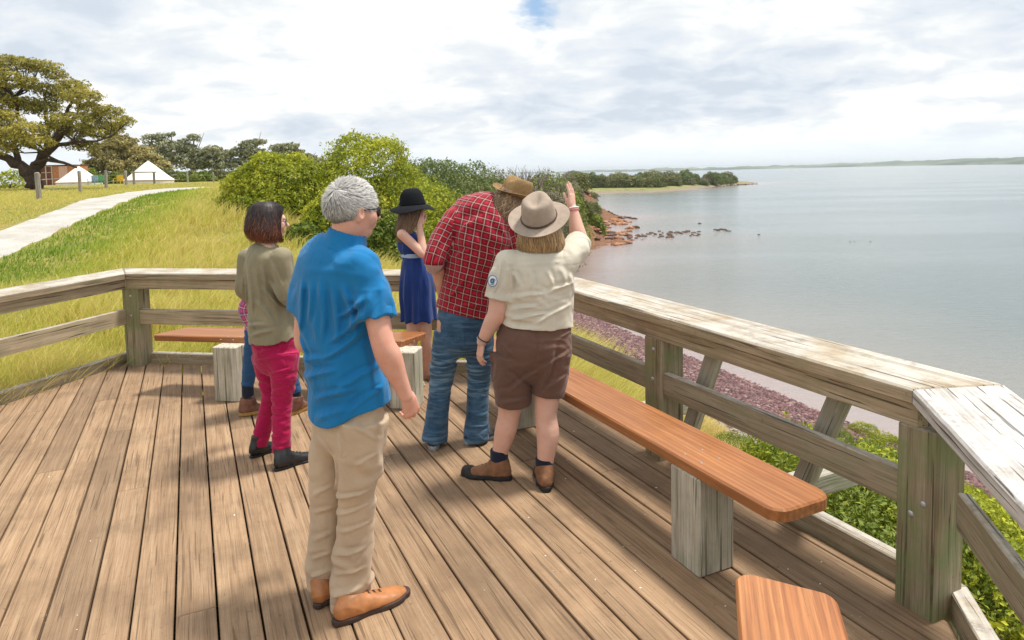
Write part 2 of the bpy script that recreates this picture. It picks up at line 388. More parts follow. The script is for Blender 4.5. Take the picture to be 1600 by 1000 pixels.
def rail_run(idx, label, posts, cap_mat=None, kick=True, capw=(-0.02, 0.34), braces=()):
    a, b_ = run[idx], run[idx+1]; d = dirs[idx]; L = (b_-a).length; nrm = Vector((-d.y, d.x))
    mid = a+d*(L/2)
    root = empty('timber_railing', (mid.x, mid.y, 0), label, 'railing', 'railings round the edge of the deck')
    # cap
    T = Timber(); i_, o_ = outl(capw[0]), outl(capw[1])
    eps = d*0.0022
    pl = [i_[idx]+eps, i_[idx+1]-eps, o_[idx+1]-eps, o_[idx]+eps]
    ar = sum(pl[i].x*pl[(i+1) % 4].y-pl[i].y*pl[(i+1) % 4].x for i in range(4))
    if ar < 0: pl = pl[::-1]
    n_ = 5                                                # slight sag & wobble: cap in short stretches
    T.prism([(p.x, p.y) for p in pl], 0.862, 0.92, d, cham=0.009, rnd=0.3+0.1*idx)
    T.build('cap_rail', cap_mat or M_RAIL, root)
    def plank(name, k0, k1, z0, z1, ex=0.0, mat=M_RAIL, cut=None):
        A, B = outl(k0), outl(k1); segs = cut or [(None, None)]
        T = Timber()
        for (u0, u1) in segs:
            p = [A[idx]+eps, A[idx+1]-eps, B[idx+1]-eps, B[idx]+eps]
            if u0 is not None:
                p = clip(clip(p, a+d*u0, d), a+d*u1, -d)
            ar = sum(p[i].x*p[(i+1) % len(p)].y-p[i].y*p[(i+1) % len(p)].x for i in range(len(p)))
            if ar < 0: p = p[::-1]
            T.prism([(q.x, q.y) for q in p], z0, z1, d, cham=0.006)
        T.build(name, mat, root)
    if idx != 3: plank('fascia_board', 0.004, 0.045, 0.762, 0.861)
    ps = sorted(posts)
    gaps = []; prev = 0.0
    for p in ps:
        if p-0.085 > prev+0.05: gaps.append((prev, p-0.086))
        prev = p+0.086
    if L-prev > 0.05: gaps.append((prev, L))
    for (u0, u1) in gaps: plank('mid_rail', *((0.02, 0.062) if idx != 3 else (0.115, 0.157)), 0.415, 0.56, cut=[(u0 if idx != 3 or u0 > 0.3 else 0.10, u1)])
    if kick: plank('kick_board', 0.14, 0.215, -0.02, 0.095)
    for p in ps:
        c = a+d*p+nrm*(0.0925+0.0)
        T = Timber(); T.beam((c.x, c.y, -0.9), (c.x, c.y, 0.7615 if idx != 3 else 0.8615), 0.17, 0.175, up=(nrm.x, nrm.y, 0), cham=0.008)
        po = T.build('post', M_POST, root)
        for (zz, xx) in ((0.46, 0.03), (0.40, -0.02)) if idx == 2 and p > L-0.3 else ((0.50, 0.0), (0.69, 0.01)):
            q = a+d*(p+xx)
            bm = bmesh.new(); bmesh.ops.create_uvsphere(bm, u_segments=12, v_segments=8, radius=0.013)
            bmesh.ops.scale(bm, verts=bm.verts, vec=(1, 1, 1))
            me = bpy.data.meshes.new('bolt'); 
            for v in bm.verts:
                l = v.co.copy(); v.co = Vector((q.x, q.y, zz))+Vector((d.x, d.y, 0))*l.x+Vector((nrm.x, nrm.y, 0))*(l.y*0.45+0.005)+Vector((0, 0, l.z))
            bm.to_mesh(me); bm.free(); bo = link('bolt', me, M_STEEL, po)
    for (pt, pb, ks, kind_) in braces:
        if kind_ == 'strut':
            t_ = a+d*pt+nrm*0.16; q = a+d*pb+nrm*0.24
            T = Timber(); T.beam((q.x, q.y, -0.05), (t_.x, t_.y, 0.858), 0.10, 0.06, up=(nrm.x, nrm.y, 0)); T.build('strut', M_SUPP, root)
        else:
            q0 = a+d*pt-nrm*0.1; q1 = a+d*pt+nrm*ks
            T = Timber(); T.beam((q0.x, q0.y, -0.115), (q1.x, q1.y, -0.115), 0.13, 0.13); T.build('outrigger', M_SUPP, root)
    return root
L01 = (P1-P00).length; L12 = (P2-P1).length; L23 = (P3-P2).length; L34 = (P4-P3).length
rail_run(0, 'grey timber railing at the left edge of the deck beside the grass', [L01-3.1], capw=(-0.03, 0.31))
rail_run(1, 'grey timber railing across the far edge of the deck in front of the big bush', [0.03, L12/2+0.2], capw=(-0.03, 0.31))
rail_run(2, 'long weathered railing along the right edge of the deck above the beach', [0.10, L23-1.71, L23+0.0], braces=((L23-0.42, L23-0.85, 0, 'strut'), (L23-1.27, L23-1.72, 0, 'strut'), (L23-1.17, 0, 1.33, 'out'), (L23-2.65, 0, 1.33, 'out')))
rail_run(3, 'near railing with a bleached white cap at the right edge of the photo', [1.9], cap_mat=M_CAPW)
def rounded(poly, r, n=6, which=None):
    out = []; m_ = len(poly)
    for i in range(m_):
        p = Vector(poly[i]); a = (Vector(poly[i-1])-p).normalized(); b_ = (Vector(poly[(i+1) % m_])-p).normalized()
        rr = r if which is None or i in which else 0
        if rr == 0: out.append(tuple(p)); continue
        ang = a.angle(b_)/2; L = rr/math.tan(ang); c = p+(a+b_).normalized()*(rr/math.sin(ang))
        s = p+a*L-c; e = p+b_*L-c; a0 = math.atan2(s.y, s.x); a1 = math.atan2(e.y, e.x)
        da = (a1-a0+math.pi) % (2*math.pi)-math.pi
        for k in range(n+1): t_ = a0+da*k/n; out.append((c.x+rr*math.cos(t_), c.y+rr*math.sin(t_)))
    return out
def bench(label, poly, ax, supports, z=0.50, which=None, th=0.05, rad=0.07):
    c = sum((Vector(p) for p in poly), Vector((0, 0)))/len(poly)
    root = empty('bench', (c.x, c.y, 0), label, 'bench', 'timber benches on the deck')
    ar = sum(poly[i][0]*poly[(i+1) % len(poly)][1]-poly[i][1]*poly[(i+1) % len(poly)][0] for i in range(len(poly)))
    if ar < 0: raise ValueError('cw')
    T = Timber(); T.prism(rounded(poly, rad, 6, which), z-th, z, ax, cham=0.008, rnd=random.random()); seat = T.build('seat', M_BENCH, root)
    V = []
    for sp in supports:
        T = Timber(); s_c, w_, d_, axs = sp; T.beam((s_c[0], s_c[1], 0.0), (s_c[0], s_c[1], z-th-0.001), w_, d_, up=(axs[0], axs[1], 0), cham=0.007)
        T.build('support', M_SUPP, root)
    # screw heads above each support
    for sp in supports:
        bm = bmesh.new(); s_c, w_, d_, axs = sp; A = Vector((axs[0], axs[1])).normalized(); B = Vector((-A.y, A.x))
        for i in (-1, 1):
            for j in (-1, 1):
                bm = bmesh.new(); q = Vector(s_c)+A*(i*0.05)+B*(j*0.055)
                bmesh.ops.create_cone(bm, segments=10, radius1=0.006, radius2=0.004, depth=0.003, cap_ends=True, matrix=Matrix.Translation((q.x, q.y, z+0.001)))
                me = bpy.data.meshes.new('screw'); bm.to_mesh(me); bm.free(); link('screw', me, M_STEEL, seat)
    return root
def gp(px, py, z): p = G(px, py, z); return p.to_2d()
# right bench
zb = 0.50
e_f = gp(1222, 812, zb-0.02); dmin = e_f.dot(BN); se = e_f.dot(BD)-0.10
dmin = gp(1222, 805, zb).dot(BN); dmax = gp(1287, 765, zb).dot(BN)
print('bench d', dmin, dmax, se)
smin = gp(1283, 775, zb).dot(BD)-0.02
pr_ = [DS(dmax, smin).to_2d(), DS(dmax, smin+3.1).to_2d(), DS(dmin, smin+3.1).to_2d(), DS(dmin, smin).to_2d()]
s1c = gp(1093, 905, 0)+BN*0.1+BD*0.1
s2c = s1c+BD*1.95
bench('long orange varnished bench with rounded end beside the right railing', [tuple(p) for p in pr_], BD, [((s1c.x, s1c.y), 0.20, 0.20, BN), ((s2c.x, s2c.y), 0.20, 0.20, BN)])
# far bench
b0 = gp(236, 527, zb-0.02); fdn = Vector((-FD.y, FD.x))
b1 = b0+FD*2.33
k_ = 0.32
# front edge from b0 along FD, tapered ends
pl = [b0, b0+FD*2.22, b0+FD*2.34+fdn*(k_), b0+FD*0.13+fdn*k_]
c1 = gp(350, 627, 0)+FD*0.03+fdn*0.09; c2 = c1+FD*1.5
bench('orange bench at the far side of the deck behind the group of people', [tuple(p) for p in pl], FD, [((c1.x, c1.y), 0.21, 0.20, fdn), ((c2.x, c2.y), 0.21, 0.20, fdn)], rad=0.03)
# near bench, running towards the camera along the near railing
q = [gp(1148, 889, zb), gp(1306, 929, zb)]
nb = (q[0]-q[1]).normalized(); nd = ND
w0 = q[0]; w1 = q[1]
pn = [w0-nd*1.6, w1-nd*1.6-nd*0.0, w1, w0]
cc = (w0+w1)/2-nd*0.42; cc2 = (w0+w1)/2-nd*1.35
bench('short orange bench end in the bottom right corner of the photo', [tuple(p) for p in pn], nd, [((cc.x, cc.y), 0.19, 0.19, nd), ((cc2.x, cc2.y), 0.19, 0.19, nd)], rad=0.05)
# ================================================================== LAND, WATER
SEA = -7.0
COAST = np.array([(26,-60),(20,3),(17,10),(12.1,23.8),(9.2,31.8),(7,37.6),(4.5,45.1),(3.8,52),(4.6,60),(6.5,68),(9.5,76),(12.5,81),(15.5,84),(13.5,88),(12,95),(13,105),(16,118),(21,125),(23,128),(18,133),(15.5,150),(18,180),(21,215),(26,256),(33,268),(44,272),(54,266),(75,290),(91,318),(115,350),(139,383),(141,388),(120,392),(80,400),(0,460),(-200,560),(-700,700),(-700,-60)], float)
def coast_sd(P):
    "signed distance to the coast, + on land"
    x, y = P[:, 0], P[:, 1]; d = np.full(len(x), 1e9); ins = np.zeros(len(x), bool)
    for i in range(len(COAST)):
        a = COAST[i]; b_ = COAST[(i+1) % len(COAST)]; e = b_-a
        t_ = np.clip(((x-a[0])*e[0]+(y-a[1])*e[1])/(e@e), 0, 1)
        d = np.minimum(d, np.hypot(x-a[0]-t_*e[0], y-a[1]-t_*e[1]))
        c = ((a[1] > y) != (b_[1] > y)); 
        with np.errstate(divide='ignore', invalid='ignore'):
            ins ^= c & (x < (b_[0]-a[0])*(y-a[1])/(b_[1]-a[1])+a[0])
    return np.where(ins, d, -d)
def height(P, s=None):
    P = np.asarray(P, float).reshape(-1, 2); x, y = P[:, 0], P[:, 1]
    if s is None: s = coast_sd(P)
    wob = (fbm(P, 0.12, 4)-0.5)
    s = s+wob*np.clip(s, 0, 6)*0.5
    back = np.clip(np.hypot(x+4, y-5), 0, None)
    left = sstep(-2.5, -12, x-0.05*y)
    top = -0.32+left*(1.42*sstep(2, 27, back)+0.33*sstep(27, 80, back))+0.10*(fbm(P, 0.25, 3)-0.5)
    top = top-1.4*sstep(32, 85, y)*sstep(-16, 2, x)
    top = top+(-5.6-top)*sstep(185, 250, y-0.12*x)*sstep(-140, -50, x)
    near = -7.25+0.24*np.clip(s, -3, 5)+(top+6.05)*sstep(5.5, 19.5, s)**0.85+0.02*0
    head = -7.1+0.14*np.clip(s, -6, 4)+(top+6.6)*sstep(2.8, 8.5, s)+(fbm(P, 0.9, 4)-0.45)*1.1*sstep(-0.5, 1.5, s)*sstep(14, 6, s)
    far = -7.15+0.25*np.clip(s, -6, 3)+(top+6.4)*sstep(1.5, 9, s)
    a = sstep(56, 70, y); b_ = sstep(140, 170, y)
    h = near*(1-a)+head*a*(1-b_)+far*b_
    return h+0.05*(fbm(P, 1.3, 3)-0.5)*(s > 5)
def hz(x, y): return float(height([(x, y)])[0])
def T(px, py):
    "where the view ray meets the land"
    d = ray(px, py); t_ = 3.0; prev = t_
    while t_ < 700:
        p = CAM+d*t_
        if p.z < hz(p.x, p.y):
            lo, hi = prev, t_
            for _ in range(12):
                mdl = (lo+hi)/2; q = CAM+d*mdl
                if q.z < hz(q.x, q.y): hi = mdl
                else: lo = mdl
            return CAM+d*hi
        prev = t_; t_ *= 1.02
    return CAM+d*t_
def smooth_axis(a, b_, k, n): t_ = np.linspace(math.asinh(a/k), math.asinh(b_/k), n); return np.sinh(t_)*k
def grid_mesh(name, xs, ys, z=None):
    X, Y = np.meshgrid(xs, ys); P = np.stack([X.ravel(), Y.ravel()], 1); s = coast_sd(P)
    Z = height(P, s) if z is None else np.full(len(P), z)
    n, m_ = len(xs), len(ys); i = np.arange(n-1)[None, :]+np.arange(m_-1)[:, None]*n; i = i.ravel()
    Fc = np.stack([i, i+1, i+1+n, i+n], 1)
    me = mesh_np(name, np.column_stack([P, Z]), Fc); fattr(me, 's', s); return me
# path borders first (used to mask the grass)
pr_b = [T(*p) for p in ((-40, 432), (0, 408), (50, 385), (100, 360), (150, 337), (200, 316), (240, 304), (275, 298.5), (310, 295.5), (350, 294))]
pl_b = [T(*p) for p in ((-40, 372), (0, 357), (50, 340), (100, 322), (150, 309), (200, 300), (230, 296.5), (262, 294), (300, 292.6), (345, 291.8))]
def build_land():
    xs = smooth_axis(-230, 180, 14, 430)-0.5; ys = smooth_axis(-30, 560, 22, 470)+3
    me = grid_mesh('ground', xs, ys)
    mt, t, b = new_mat('ground'); P = geo(t).outputs['Position']; s = attr(t, 's', 'Fac')
    sp = t.nodes.new('ShaderNodeSeparateXYZ'); t.links.new(P, sp.inputs[0])
    n1 = noise(t, P, 0.35, 6, 0.6); n2 = noise(t, P, 6, 5, 0.65); n3 = noise(t, P, 26, 4, 0.7)
    gr = ramp(t, n1, [(0.35, (0.20, 0.25, 0.05)), (0.5, (0.34, 0.31, 0.085)), (0.65, (0.42, 0.34, 0.12))])
    gr = mix(t, ramp(t, n2, [(0.35, 0.5), (0.6, 0.0)]), gr, (0.10, 0.12, 0.03))
    gr = mix(t, ramp(t, n3, [(0.4, 0.4), (0.6, 0.0)]), gr, (0.12, 0.11, 0.04))
    # greener strip on the peninsula
    gr = mix(t, ramp(t, mathn(t, 'DIVIDE', sp.outputs[1], 400), [(0.35, 0.0), (0.6, 0.9)]), gr, ramp(t, n1, [(0.4, (0.15, 0.18, 0.06)), (0.6, (0.27, 0.26, 0.11))]))
    vo = t.nodes.new('ShaderNodeTexVoronoi'); vo.inputs['Scale'].default_value = 5.0; t.links.new(P, vo.inputs[0])
    peb = ramp(t, vo.outputs['Color'], [(0.25, (0.06, 0.03, 0.03)), (0.55, (0.12, 0.055, 0.055)), (0.8, (0.20, 0.12, 0.11))])
    grey = ramp(t, n2, [(0.35, (0.22, 0.19, 0.19)), (0.65, (0.36, 0.32, 0.31))])
    dirt = ramp(t, n2, [(0.35, (0.36, 0.20, 0.12)), (0.65, (0.50, 0.34, 0.24))])
    sn = mathn(t, 'ADD', s, mathn(t, 'MULTIPLY', mathn(t, 'SUBTRACT', n1, 0.5), 2.4))
    k = mathn(t, 'DIVIDE', sn, 20)
    beach = mix(t, ramp(t, k, [(0.29, 0.0), (0.33, 1.0)]), peb, grey)
    beach = mix(t, ramp(t, k, [(0.40, 0.0), (0.45, 1.0)]), beach, dirt)
    beach = mix(t, ramp(t, k, [(0.012, 1.0), (0.03, 0.0)]), beach, (0.2, 0.15, 0.15))
    beach = mix(t, ramp(t, k, [(0.44, 0.0), (0.5, 1.0)]), beach, gr)
    rock = ramp(t, n2, [(0.3, (0.09, 0.05, 0.035)), (0.5, (0.25, 0.125, 0.075)), (0.7, (0.40, 0.24, 0.155))])
    rock = mix(t, ramp(t, n3, [(0.42, 0.7), (0.55, 0.0)]), rock, (0.08, 0.05, 0.035))
    rk = mix(t, ramp(t, k, [(0.45, 0.0), (0.58, 1.0)]), rock, gr)
    col = mix(t, ramp(t, mathn(t, 'DIVIDE', sp.outputs[1], 200), [(0.27, 0.0), (0.33, 1.0)]), beach, rk)
    sand = mix(t, ramp(t, k, [(0.08, 0.0), (0.25, 1.0)]), mix(t, n2, (0.15, 0.12, 0.09), (0.34, 0.28, 0.2)), gr)
    col = mix(t, ramp(t, mathn(t, 'DIVIDE', sp.outputs[1], 400), [(0.5, 0.0), (0.6, 1.0)]), col, sand)
    setin(t, b.inputs['Base Color'], col); b.inputs['Roughness'].default_value = 0.95; b.inputs['Specular IOR Level'].default_value = 0.1
    bump(t, b, mathn(t, 'ADD', n2, n3), 0.8, 0.05)
    o = link('ground', me, mt); tag(o, kind='structure')
    # sea
    xs = np.concatenate([-smooth_axis(0.0, 9000, 60, 110)[:0:-1], smooth_axis(0, 16000, 40, 300)]); ys = smooth_axis(-60, 18000, 60, 330)
    me = grid_mesh('sea_water', xs, ys, SEA)
    mt, t, b = new_mat('water'); P = geo(t).outputs['Position']; s = attr(t, 's', 'Fac')
    dn = noise(t, vscale(t, P, (0.02, 0.05, 1)), 1.0, 4, 0.6, 0.5)
    k = mathn(t, 'DIVIDE', mathn(t, 'MULTIPLY', s, -1.0), 60)
    k = mathn(t, 'ADD', k, mathn(t, 'MULTIPLY', mathn(t, 'SUBTRACT', dn, 0.5), 0.25))
    col = ramp(t, k, [(0.0, (0.30, 0.235, 0.225)), (0.05, (0.27, 0.23, 0.22)), (0.14, (0.20, 0.20, 0.185)), (0.35, (0.13, 0.16, 0.16)), (1.0, (0.11, 0.15, 0.165))])
    setin(t, b.inputs['Base Color'], col)
    b.inputs['IOR'].default_value = 1.33; b.inputs['Roughness'].default_value = 0.14
    w1 = noise(t, vscale(t, P, (0.9, 2.6, 1), rot=(0, 0, R(-18))), 1.0, 4, 0.6, 0.4)
    w2 = noise(t, vscale(t, P, (3.2, 8, 1), rot=(0, 0, R(-10))), 1.0, 3, 0.6, 0.3)
    patch = ramp(t, noise(t, vscale(t, P, (0.012, 0.05, 1)), 1.0, 3, 0.6), [(0.4, 0.35), (0.6, 1.0)])
    bump(t, b, mathn(t, 'MULTIPLY', mathn(t, 'ADD', w1, mathn(t, 'MULTIPLY', w2, 0.35)), patch), 0.7, 0.16)
    o = link('sea_water', me, mt); tag(o, kind='structure')
    # seabed sheet below, closing the view under the shore
    # path
    n = 60
    def rs(L):
        L = [np.array(q) for q in L]; d = np.r_[0, np.cumsum([np.linalg.norm(L[i+1]-L[i]) for i in range(len(L)-1)])]; u = np.linspace(0, 1, n)**1.2*d[-1]
        return np.stack([np.interp(u, d, [q[k_] for q in L]) for k_ in range(3)], 1)
    A, B = rs(pr_b), rs(pl_b); V = []; m_ = 9
    for i in range(n):
        for j in range(m_):
            p = A[i]+(B[i]-A[i])*j/(m_-1); e = 0.25*(vnoise(np.array([[i*0.9, j*3.0]]))[0]-0.5) if j in (0, m_-1) else 0
            x_, y_ = p[0]+e, p[1]+e*0.5; V.append((x_, y_, hz(x_, y_)+(0.02 if 0 < j < m_-1 else -0.03)))
    Fc = [(i*m_+j, (i+1)*m_+j, (i+1)*m_+j+1, i*m_+j+1) for i in range(n-1) for j in range(m_-1)]
    mt, t, b = new_mat('limestone_gravel'); P = geo(t).outputs['Position']
    n1 = noise(t, P, 1.2, 6, 0.6); n2 = noise(t, P, 40, 3, 0.7)
    c = ramp(t, n1, [(0.35, (0.40, 0.375, 0.33)), (0.6, (0.53, 0.515, 0.48))]); c = mix(t, ramp(t, n2, [(0.35, 0.5), (0.6, 0.0)]), c, (0.17, 0.155, 0.13))
    setin(t, b.inputs['Base Color'], c); b.inputs['Roughness'].default_value = 0.95; bump(t, b, n2, 0.5, 0.02)
    o = link('path', mesh_np('path', np.array(V), np.array(Fc)), mt); tag(o, kind='structure')
    # far shore
    V = []; Fc = []; k = 0; nseg = 260
    mt, t, b = new_mat('far_land'); P = geo(t).outputs['Position']
    n1 = noise(t, vscale(t, P, (0.004, 0.002, 0.02)), 1.0, 5, 0.6)
    setin(t, b.inputs['Base Color'], ramp(t, n1, [(0.38, (0.045, 0.07, 0.055)), (0.5, (0.09, 0.125, 0.085)), (0.62, (0.19, 0.21, 0.14))])); b.inputs['Roughness'].default_value = 1
    for i in range(nseg):
        az = R(-6+i*56.0/nseg); D = 5200+600*math.sin(i*0.05)-12*i; nz = vnoise(np.array([[i*0.09, 3.1], [i*0.31, 8.2], [i*1.3, 1.2]]))
        hh = (4+26*(i/nseg)**1.0)*(0.55+0.6*nz[0])+8*nz[1]+4*nz[2]
        hh *= min(1, i/14.)
        for q, (dd, hf) in enumerate(((0, -0.5), (60, 0.25), (400, 0.7), (900, 1.0), (1500, 0.6))):
            V.append((math.sin(az)*(D+dd), math.cos(az)*(D+dd), SEA+hh*hf)); 
    for i in range(nseg-1):
        for q in range(4): a = i*5+q; Fc.append((a, a+5, a+6, a+1))
    o = link('far_hills', mesh_np('far_hills', np.array(V), np.array(Fc)), mt); tag(o, kind='structure')
build_land()
# ================================================================== FOLIAGE
def leaf_mat(name, cols, trans=0.25, rough=0.55, scale=1.3):
    mt, t, b = new_mat(name); a = attr(t, 'lv', 'Fac'); P = objco(t)
    n1 = noise(t, P, scale, 3, 0.6)
    k = mathn(t, 'ADD', mathn(t, 'MULTIPLY', a, 0.55), mathn(t, 'MULTIPLY', n1, 0.45))
    st = [(0.2+0.6*i/(len(cols)-1), c) for i, c in enumerate(cols)]
    col = ramp(t, k, st); setin(t, b.inputs['Base Color'], col); b.inputs['Roughness'].default_value = rough; b.inputs['Specular IOR Level'].default_value = 0.25
    tr = t.nodes.new('ShaderNodeBsdfTranslucent'); t.links.new(col, tr.inputs[0]); ms = t.nodes.new('ShaderNodeMixShader'); ms.inputs[0].default_value = trans
    o = [n for n in t.nodes if n.type == 'OUTPUT_MATERIAL'][0]
    t.links.new(b.outputs[0], ms.inputs[1]); t.links.new(tr.outputs[0], ms.inputs[2]); t.links.new(ms.outputs[0], o.inputs[0]); return mt
L_LIME = leaf_mat('lime_leaves', [(0.09, 0.14, 0.015), (0.32, 0.36, 0.028), (0.60, 0.58, 0.05)], 0.3)
L_GREEN = leaf_mat('green_leaves', [(0.07, 0.11, 0.018), (0.18, 0.24, 0.035), (0.34, 0.37, 0.06)], 0.25)
L_OLIVE = leaf_mat('olive_leaves', [(0.07, 0.085, 0.025), (0.17, 0.18, 0.055), (0.30, 0.29, 0.10)], 0.2)
L_DARK = leaf_mat('dark_leaves', [(0.07, 0.10, 0.035), (0.15, 0.20, 0.06), (0.27, 0.30, 0.10)], 0.25)
L_GREY = leaf_mat('grey_leaves', [(0.12, 0.115, 0.07), (0.22, 0.21, 0.12), (0.33, 0.31, 0.19)], 0.15)
L_GUM = leaf_mat('gum_leaves', [(0.10, 0.105, 0.03), (0.33, 0.30, 0.065), (0.62, 0.52, 0.11)], 0.35, scale=0.5)
L_FARGUM = leaf_mat('far_gum_leaves', [(0.16, 0.18, 0.10), (0.28, 0.29, 0.16), (0.42, 0.41, 0.23)], 0.2)
L_GUMDRY = leaf_mat('dry_gum_leaves', [(0.20, 0.18, 0.07), (0.40, 0.34, 0.13), (0.56, 0.48, 0.20)], 0.2)
M_BARK = plain('bark', (0.085, 0.06, 0.045), 0.9, 6, 0.35, 0.6, 0.03, 0.1)
M_PALEBARK = plain('pale_bark', (0.22, 0.19, 0.16), 0.9, 6, 0.3, 0.5, 0.02, 0.1)
def leaves(centers, normals, size, rg, aspect=0.5, lv=None):
    n = len(centers); t_ = np.cross(normals, unit(n, rg)); t_ /= np.linalg.norm(t_, axis=1)[:, None]+1e-9
    b_ = np.cross(normals, t_); s = (size*(0.6+0.8*rg.random(n)))[:, None]
    # a folded two-triangle leaf
    p0 = centers-t_*s; p1 = centers+b_*s*aspect+normals*s*0.18; p2 = centers+t_*s; p3 = centers-b_*s*aspect+normals*s*0.18
    V = np.stack([p0, p1, p2, p3], 1).reshape(-1, 3); k = np.arange(n)*4
    Fc = np.concatenate([np.stack([k, k+1, k+2], 1), np.stack([k, k+2, k+3], 1)])
    return V, Fc, np.repeat(lv if lv is not None else rg.random(n), 4)
def crown_mesh(name, clumps, nleaf, size, seed, upbias=0.35, jag=0.42, flat=False):
    "clumps: list of (x,y,z, rx,ry,rz)"
    rg = np.random.default_rng(seed); C = np.array(clumps, float); area = (C[:, 3]*C[:, 5]+C[:, 4]*C[:, 5]+C[:, 3]*C[:, 4]); pk = area/area.sum()
    idx = rg.choice(len(C), nleaf, p=pk); u = unit(nleaf, rg); u[:, 2] += upbias*rg.random(nleaf)*1.2; u /= np.linalg.norm(u, axis=1)[:, None]
    # sub-tufts: snap some directions to tuft directions so the surface is lumpy
    tufts = unit(40, rg); tu = tufts[rg.integers(0, 40, nleaf)]; mixk = rg.random(nleaf)[:, None]*0.75
    lump = vnoise(u*4.6+idx[:, None]*5.7); rad = 1+jag*(vnoise(u*2.3+idx[:, None]*3.7)-0.5)+jag*1.1*(lump-0.5)
    rad = rad*(1-0.38*rg.random(nleaf)**1.8)
    dirn = u
    c = C[idx, :3]+dirn*C[idx, 3:6]*rad[:, None]
    nn = dirn/C[idx, 3:6]; nn /= np.linalg.norm(nn, axis=1)[:, None]; nn = nn*0.9+unit(nleaf, rg)*0.75; nn /= np.linalg.norm(nn, axis=1)[:, None]
    clv = rg.random(len(C)); lv = 0.35*clv[idx]+0.65*rg.random(nleaf)
    # drop leaves deep within other clumps
    keep = rg.random(nleaf) < 0.25+1.6*sstep(0.22, 0.6, lump)
    for j in range(len(C)):
        q = (c-C[j, :3])/C[j, 3:6]; keep &= ~(((q**2).sum(1) < 0.45) & (idx != j))
    V, Fc, a = leaves(c[keep], nn[keep], size, rg, lv=lv[keep])
    me = mesh_np(name, V, Fc, False); fattr(me, 'lv', a); return me
def core_mesh(clumps, k=0.72, seed=1):
    "rough inner mass of twigs so the sky does not shine straight through a dense shrub"
    bm = bmesh.new()
    for c in clumps:
        r = bmesh.ops.create_icosphere(bm, subdivisions=2, radius=1.0)
        for v in r['verts']:
            n_ = 0.85+0.3*random.random(); v.co = Vector((c[0]+v.co.x*c[3]*k*n_, c[1]+v.co.y*c[4]*k*n_, c[2]+v.co.z*c[5]*k*n_))
    me = bpy.data.meshes.new('core'); bm.to_mesh(me); bm.free(); return me
def dome_clumps(rx, ry, h, n, r, rg, base=0.0, skirt=True):
    out = [(0, 0, base+h*0.42, rx*0.72, ry*0.72, h*0.42)]
    for i in range(n):
        a = i*2.399963; zf = ((i+0.5)/n); el = math.asin(min(0.999, zf*0.97)); ce, se = math.cos(el), math.sin(el)
        rr = r*(0.7+0.6*rg.random()); k = 0.86+0.16*rg.random()
        out.append((math.cos(a)*ce*rx*k*0.85, math.sin(a)*ce*ry*k*0.85, base+max(rr*0.5, se*(h-rr*0.75)*k), rr*1.05, rr*1.05, rr*0.85))
    return out
def shrub_at(name, p, clumps, nleaf, size, mat, label, seed, cat='shrub', group=None, stems=4, core=True, bark=None):
    root = empty(name, p, label, cat, group)
    cr = link('crown', crown_mesh('crown', clumps, nleaf, size, seed), mat, None); cr.parent = root
    paths = []; rg = random.Random(seed)
    for i in range(stems):
        c = clumps[min(len(clumps)-1, 1+i*max(1, len(clumps)//stems-1))]; q = Vector((c[0]*0.25, c[1]*0.25, c[2]*0.4))
        hh = max(c[5], 0.3); paths.append([((c[0]*0.06, c[1]*0.06, -0.25), hh*0.13), (q, hh*0.09), ((c[0]*0.85, c[1]*0.85, c[2]), hh*0.035)])
    tr = link('stem', tube_mesh(paths, 6), bark or M_BARK, None); tr.parent = root
    return root
def copy_thing(o, loc, rz=0, sc=1.0, label=None, group=None):
    c = o.copy(); COL.objects.link(c); c.location = loc; c.rotation_euler = (0, 0, rz); c.scale = (sc, sc, sc) if not isinstance(sc, tuple) else sc
    if label: c['label'] = label
    if group: c['group'] = group
    for ch in o.children:
        d = ch.copy(); COL.objects.link(d); d.parent = c
    return c
# ---- the big lime bushes beyond the far railing
rg = np.random.default_rng(4)
def spt(px, Y): p = W(px, 280, Y); return (p.x, p.y, hz(p.x, p.y))
def pxh(py, px, Y): return W(px, py, Y).z
def bush(px, halfpx, ytop, Y, mat, label, n=26, r=0.45, nleaf=30000, size=0.06, seed=1, deep=1.0, cat='bush', name='bush', group=None, zbase=None):
    p = spt(px, Y); rx = halfpx/1067*Y; h = pxh(ytop, px, Y)-p[2]
    cl = dome_clumps(rx, rx*deep, h, n, r*h*0.45, np.random.default_rng(seed))
    return shrub_at(name, p, cl, nleaf, size, mat, label, seed, cat, group)
bush(437, 82, 234, 24, L_LIME, 'broad rounded lime green bush at the left of the bush thicket', 44, 0.52, 105000, 0.050, 21, 0.9)
bush(577, 76, 201, 25.5, L_LIME, 'tallest yellow green bush of the thicket rising behind the grey haired man', 60, 0.5, 150000, 0.056, 22, 0.9)
bush(665, 34, 268, 20.5, L_LIME, 'narrow bright green bush behind the woman in the black hat', 20, 0.5, 20000, 0.055, 23, 1.0)
bush(520, 52, 292, 20.0, L_LIME, 'low leafy bush in front of the tall lime bush', 24, 0.5, 24000, 0.055, 24, 0.8)
bush(600, 44, 322, 18.5, L_GREEN, 'low green bush just beyond the far railing behind the bench', 22, 0.5, 22000, 0.05, 25, 0.8)
bush(470, 34, 345, 19.0, L_GREEN, 'small green bush beside the dark haired woman in front of the thicket', 14, 0.5, 14000, 0.05, 26, 0.9)
bush(668, 50, 239, 34, L_DARK, 'dark rounded tea tree behind the woman in the black hat', 30, 0.5, 70000, 0.07, 27, 1.0)
bush(720, 46, 250, 40, L_DARK, 'rounded dark green tree behind the man in the red checked shirt', 28, 0.5, 52000, 0.085, 28)
bush(768, 42, 254, 47, L_OLIVE, 'olive tea tree left of the bare grey tree', 26, 0.5, 44000, 0.10, 29)
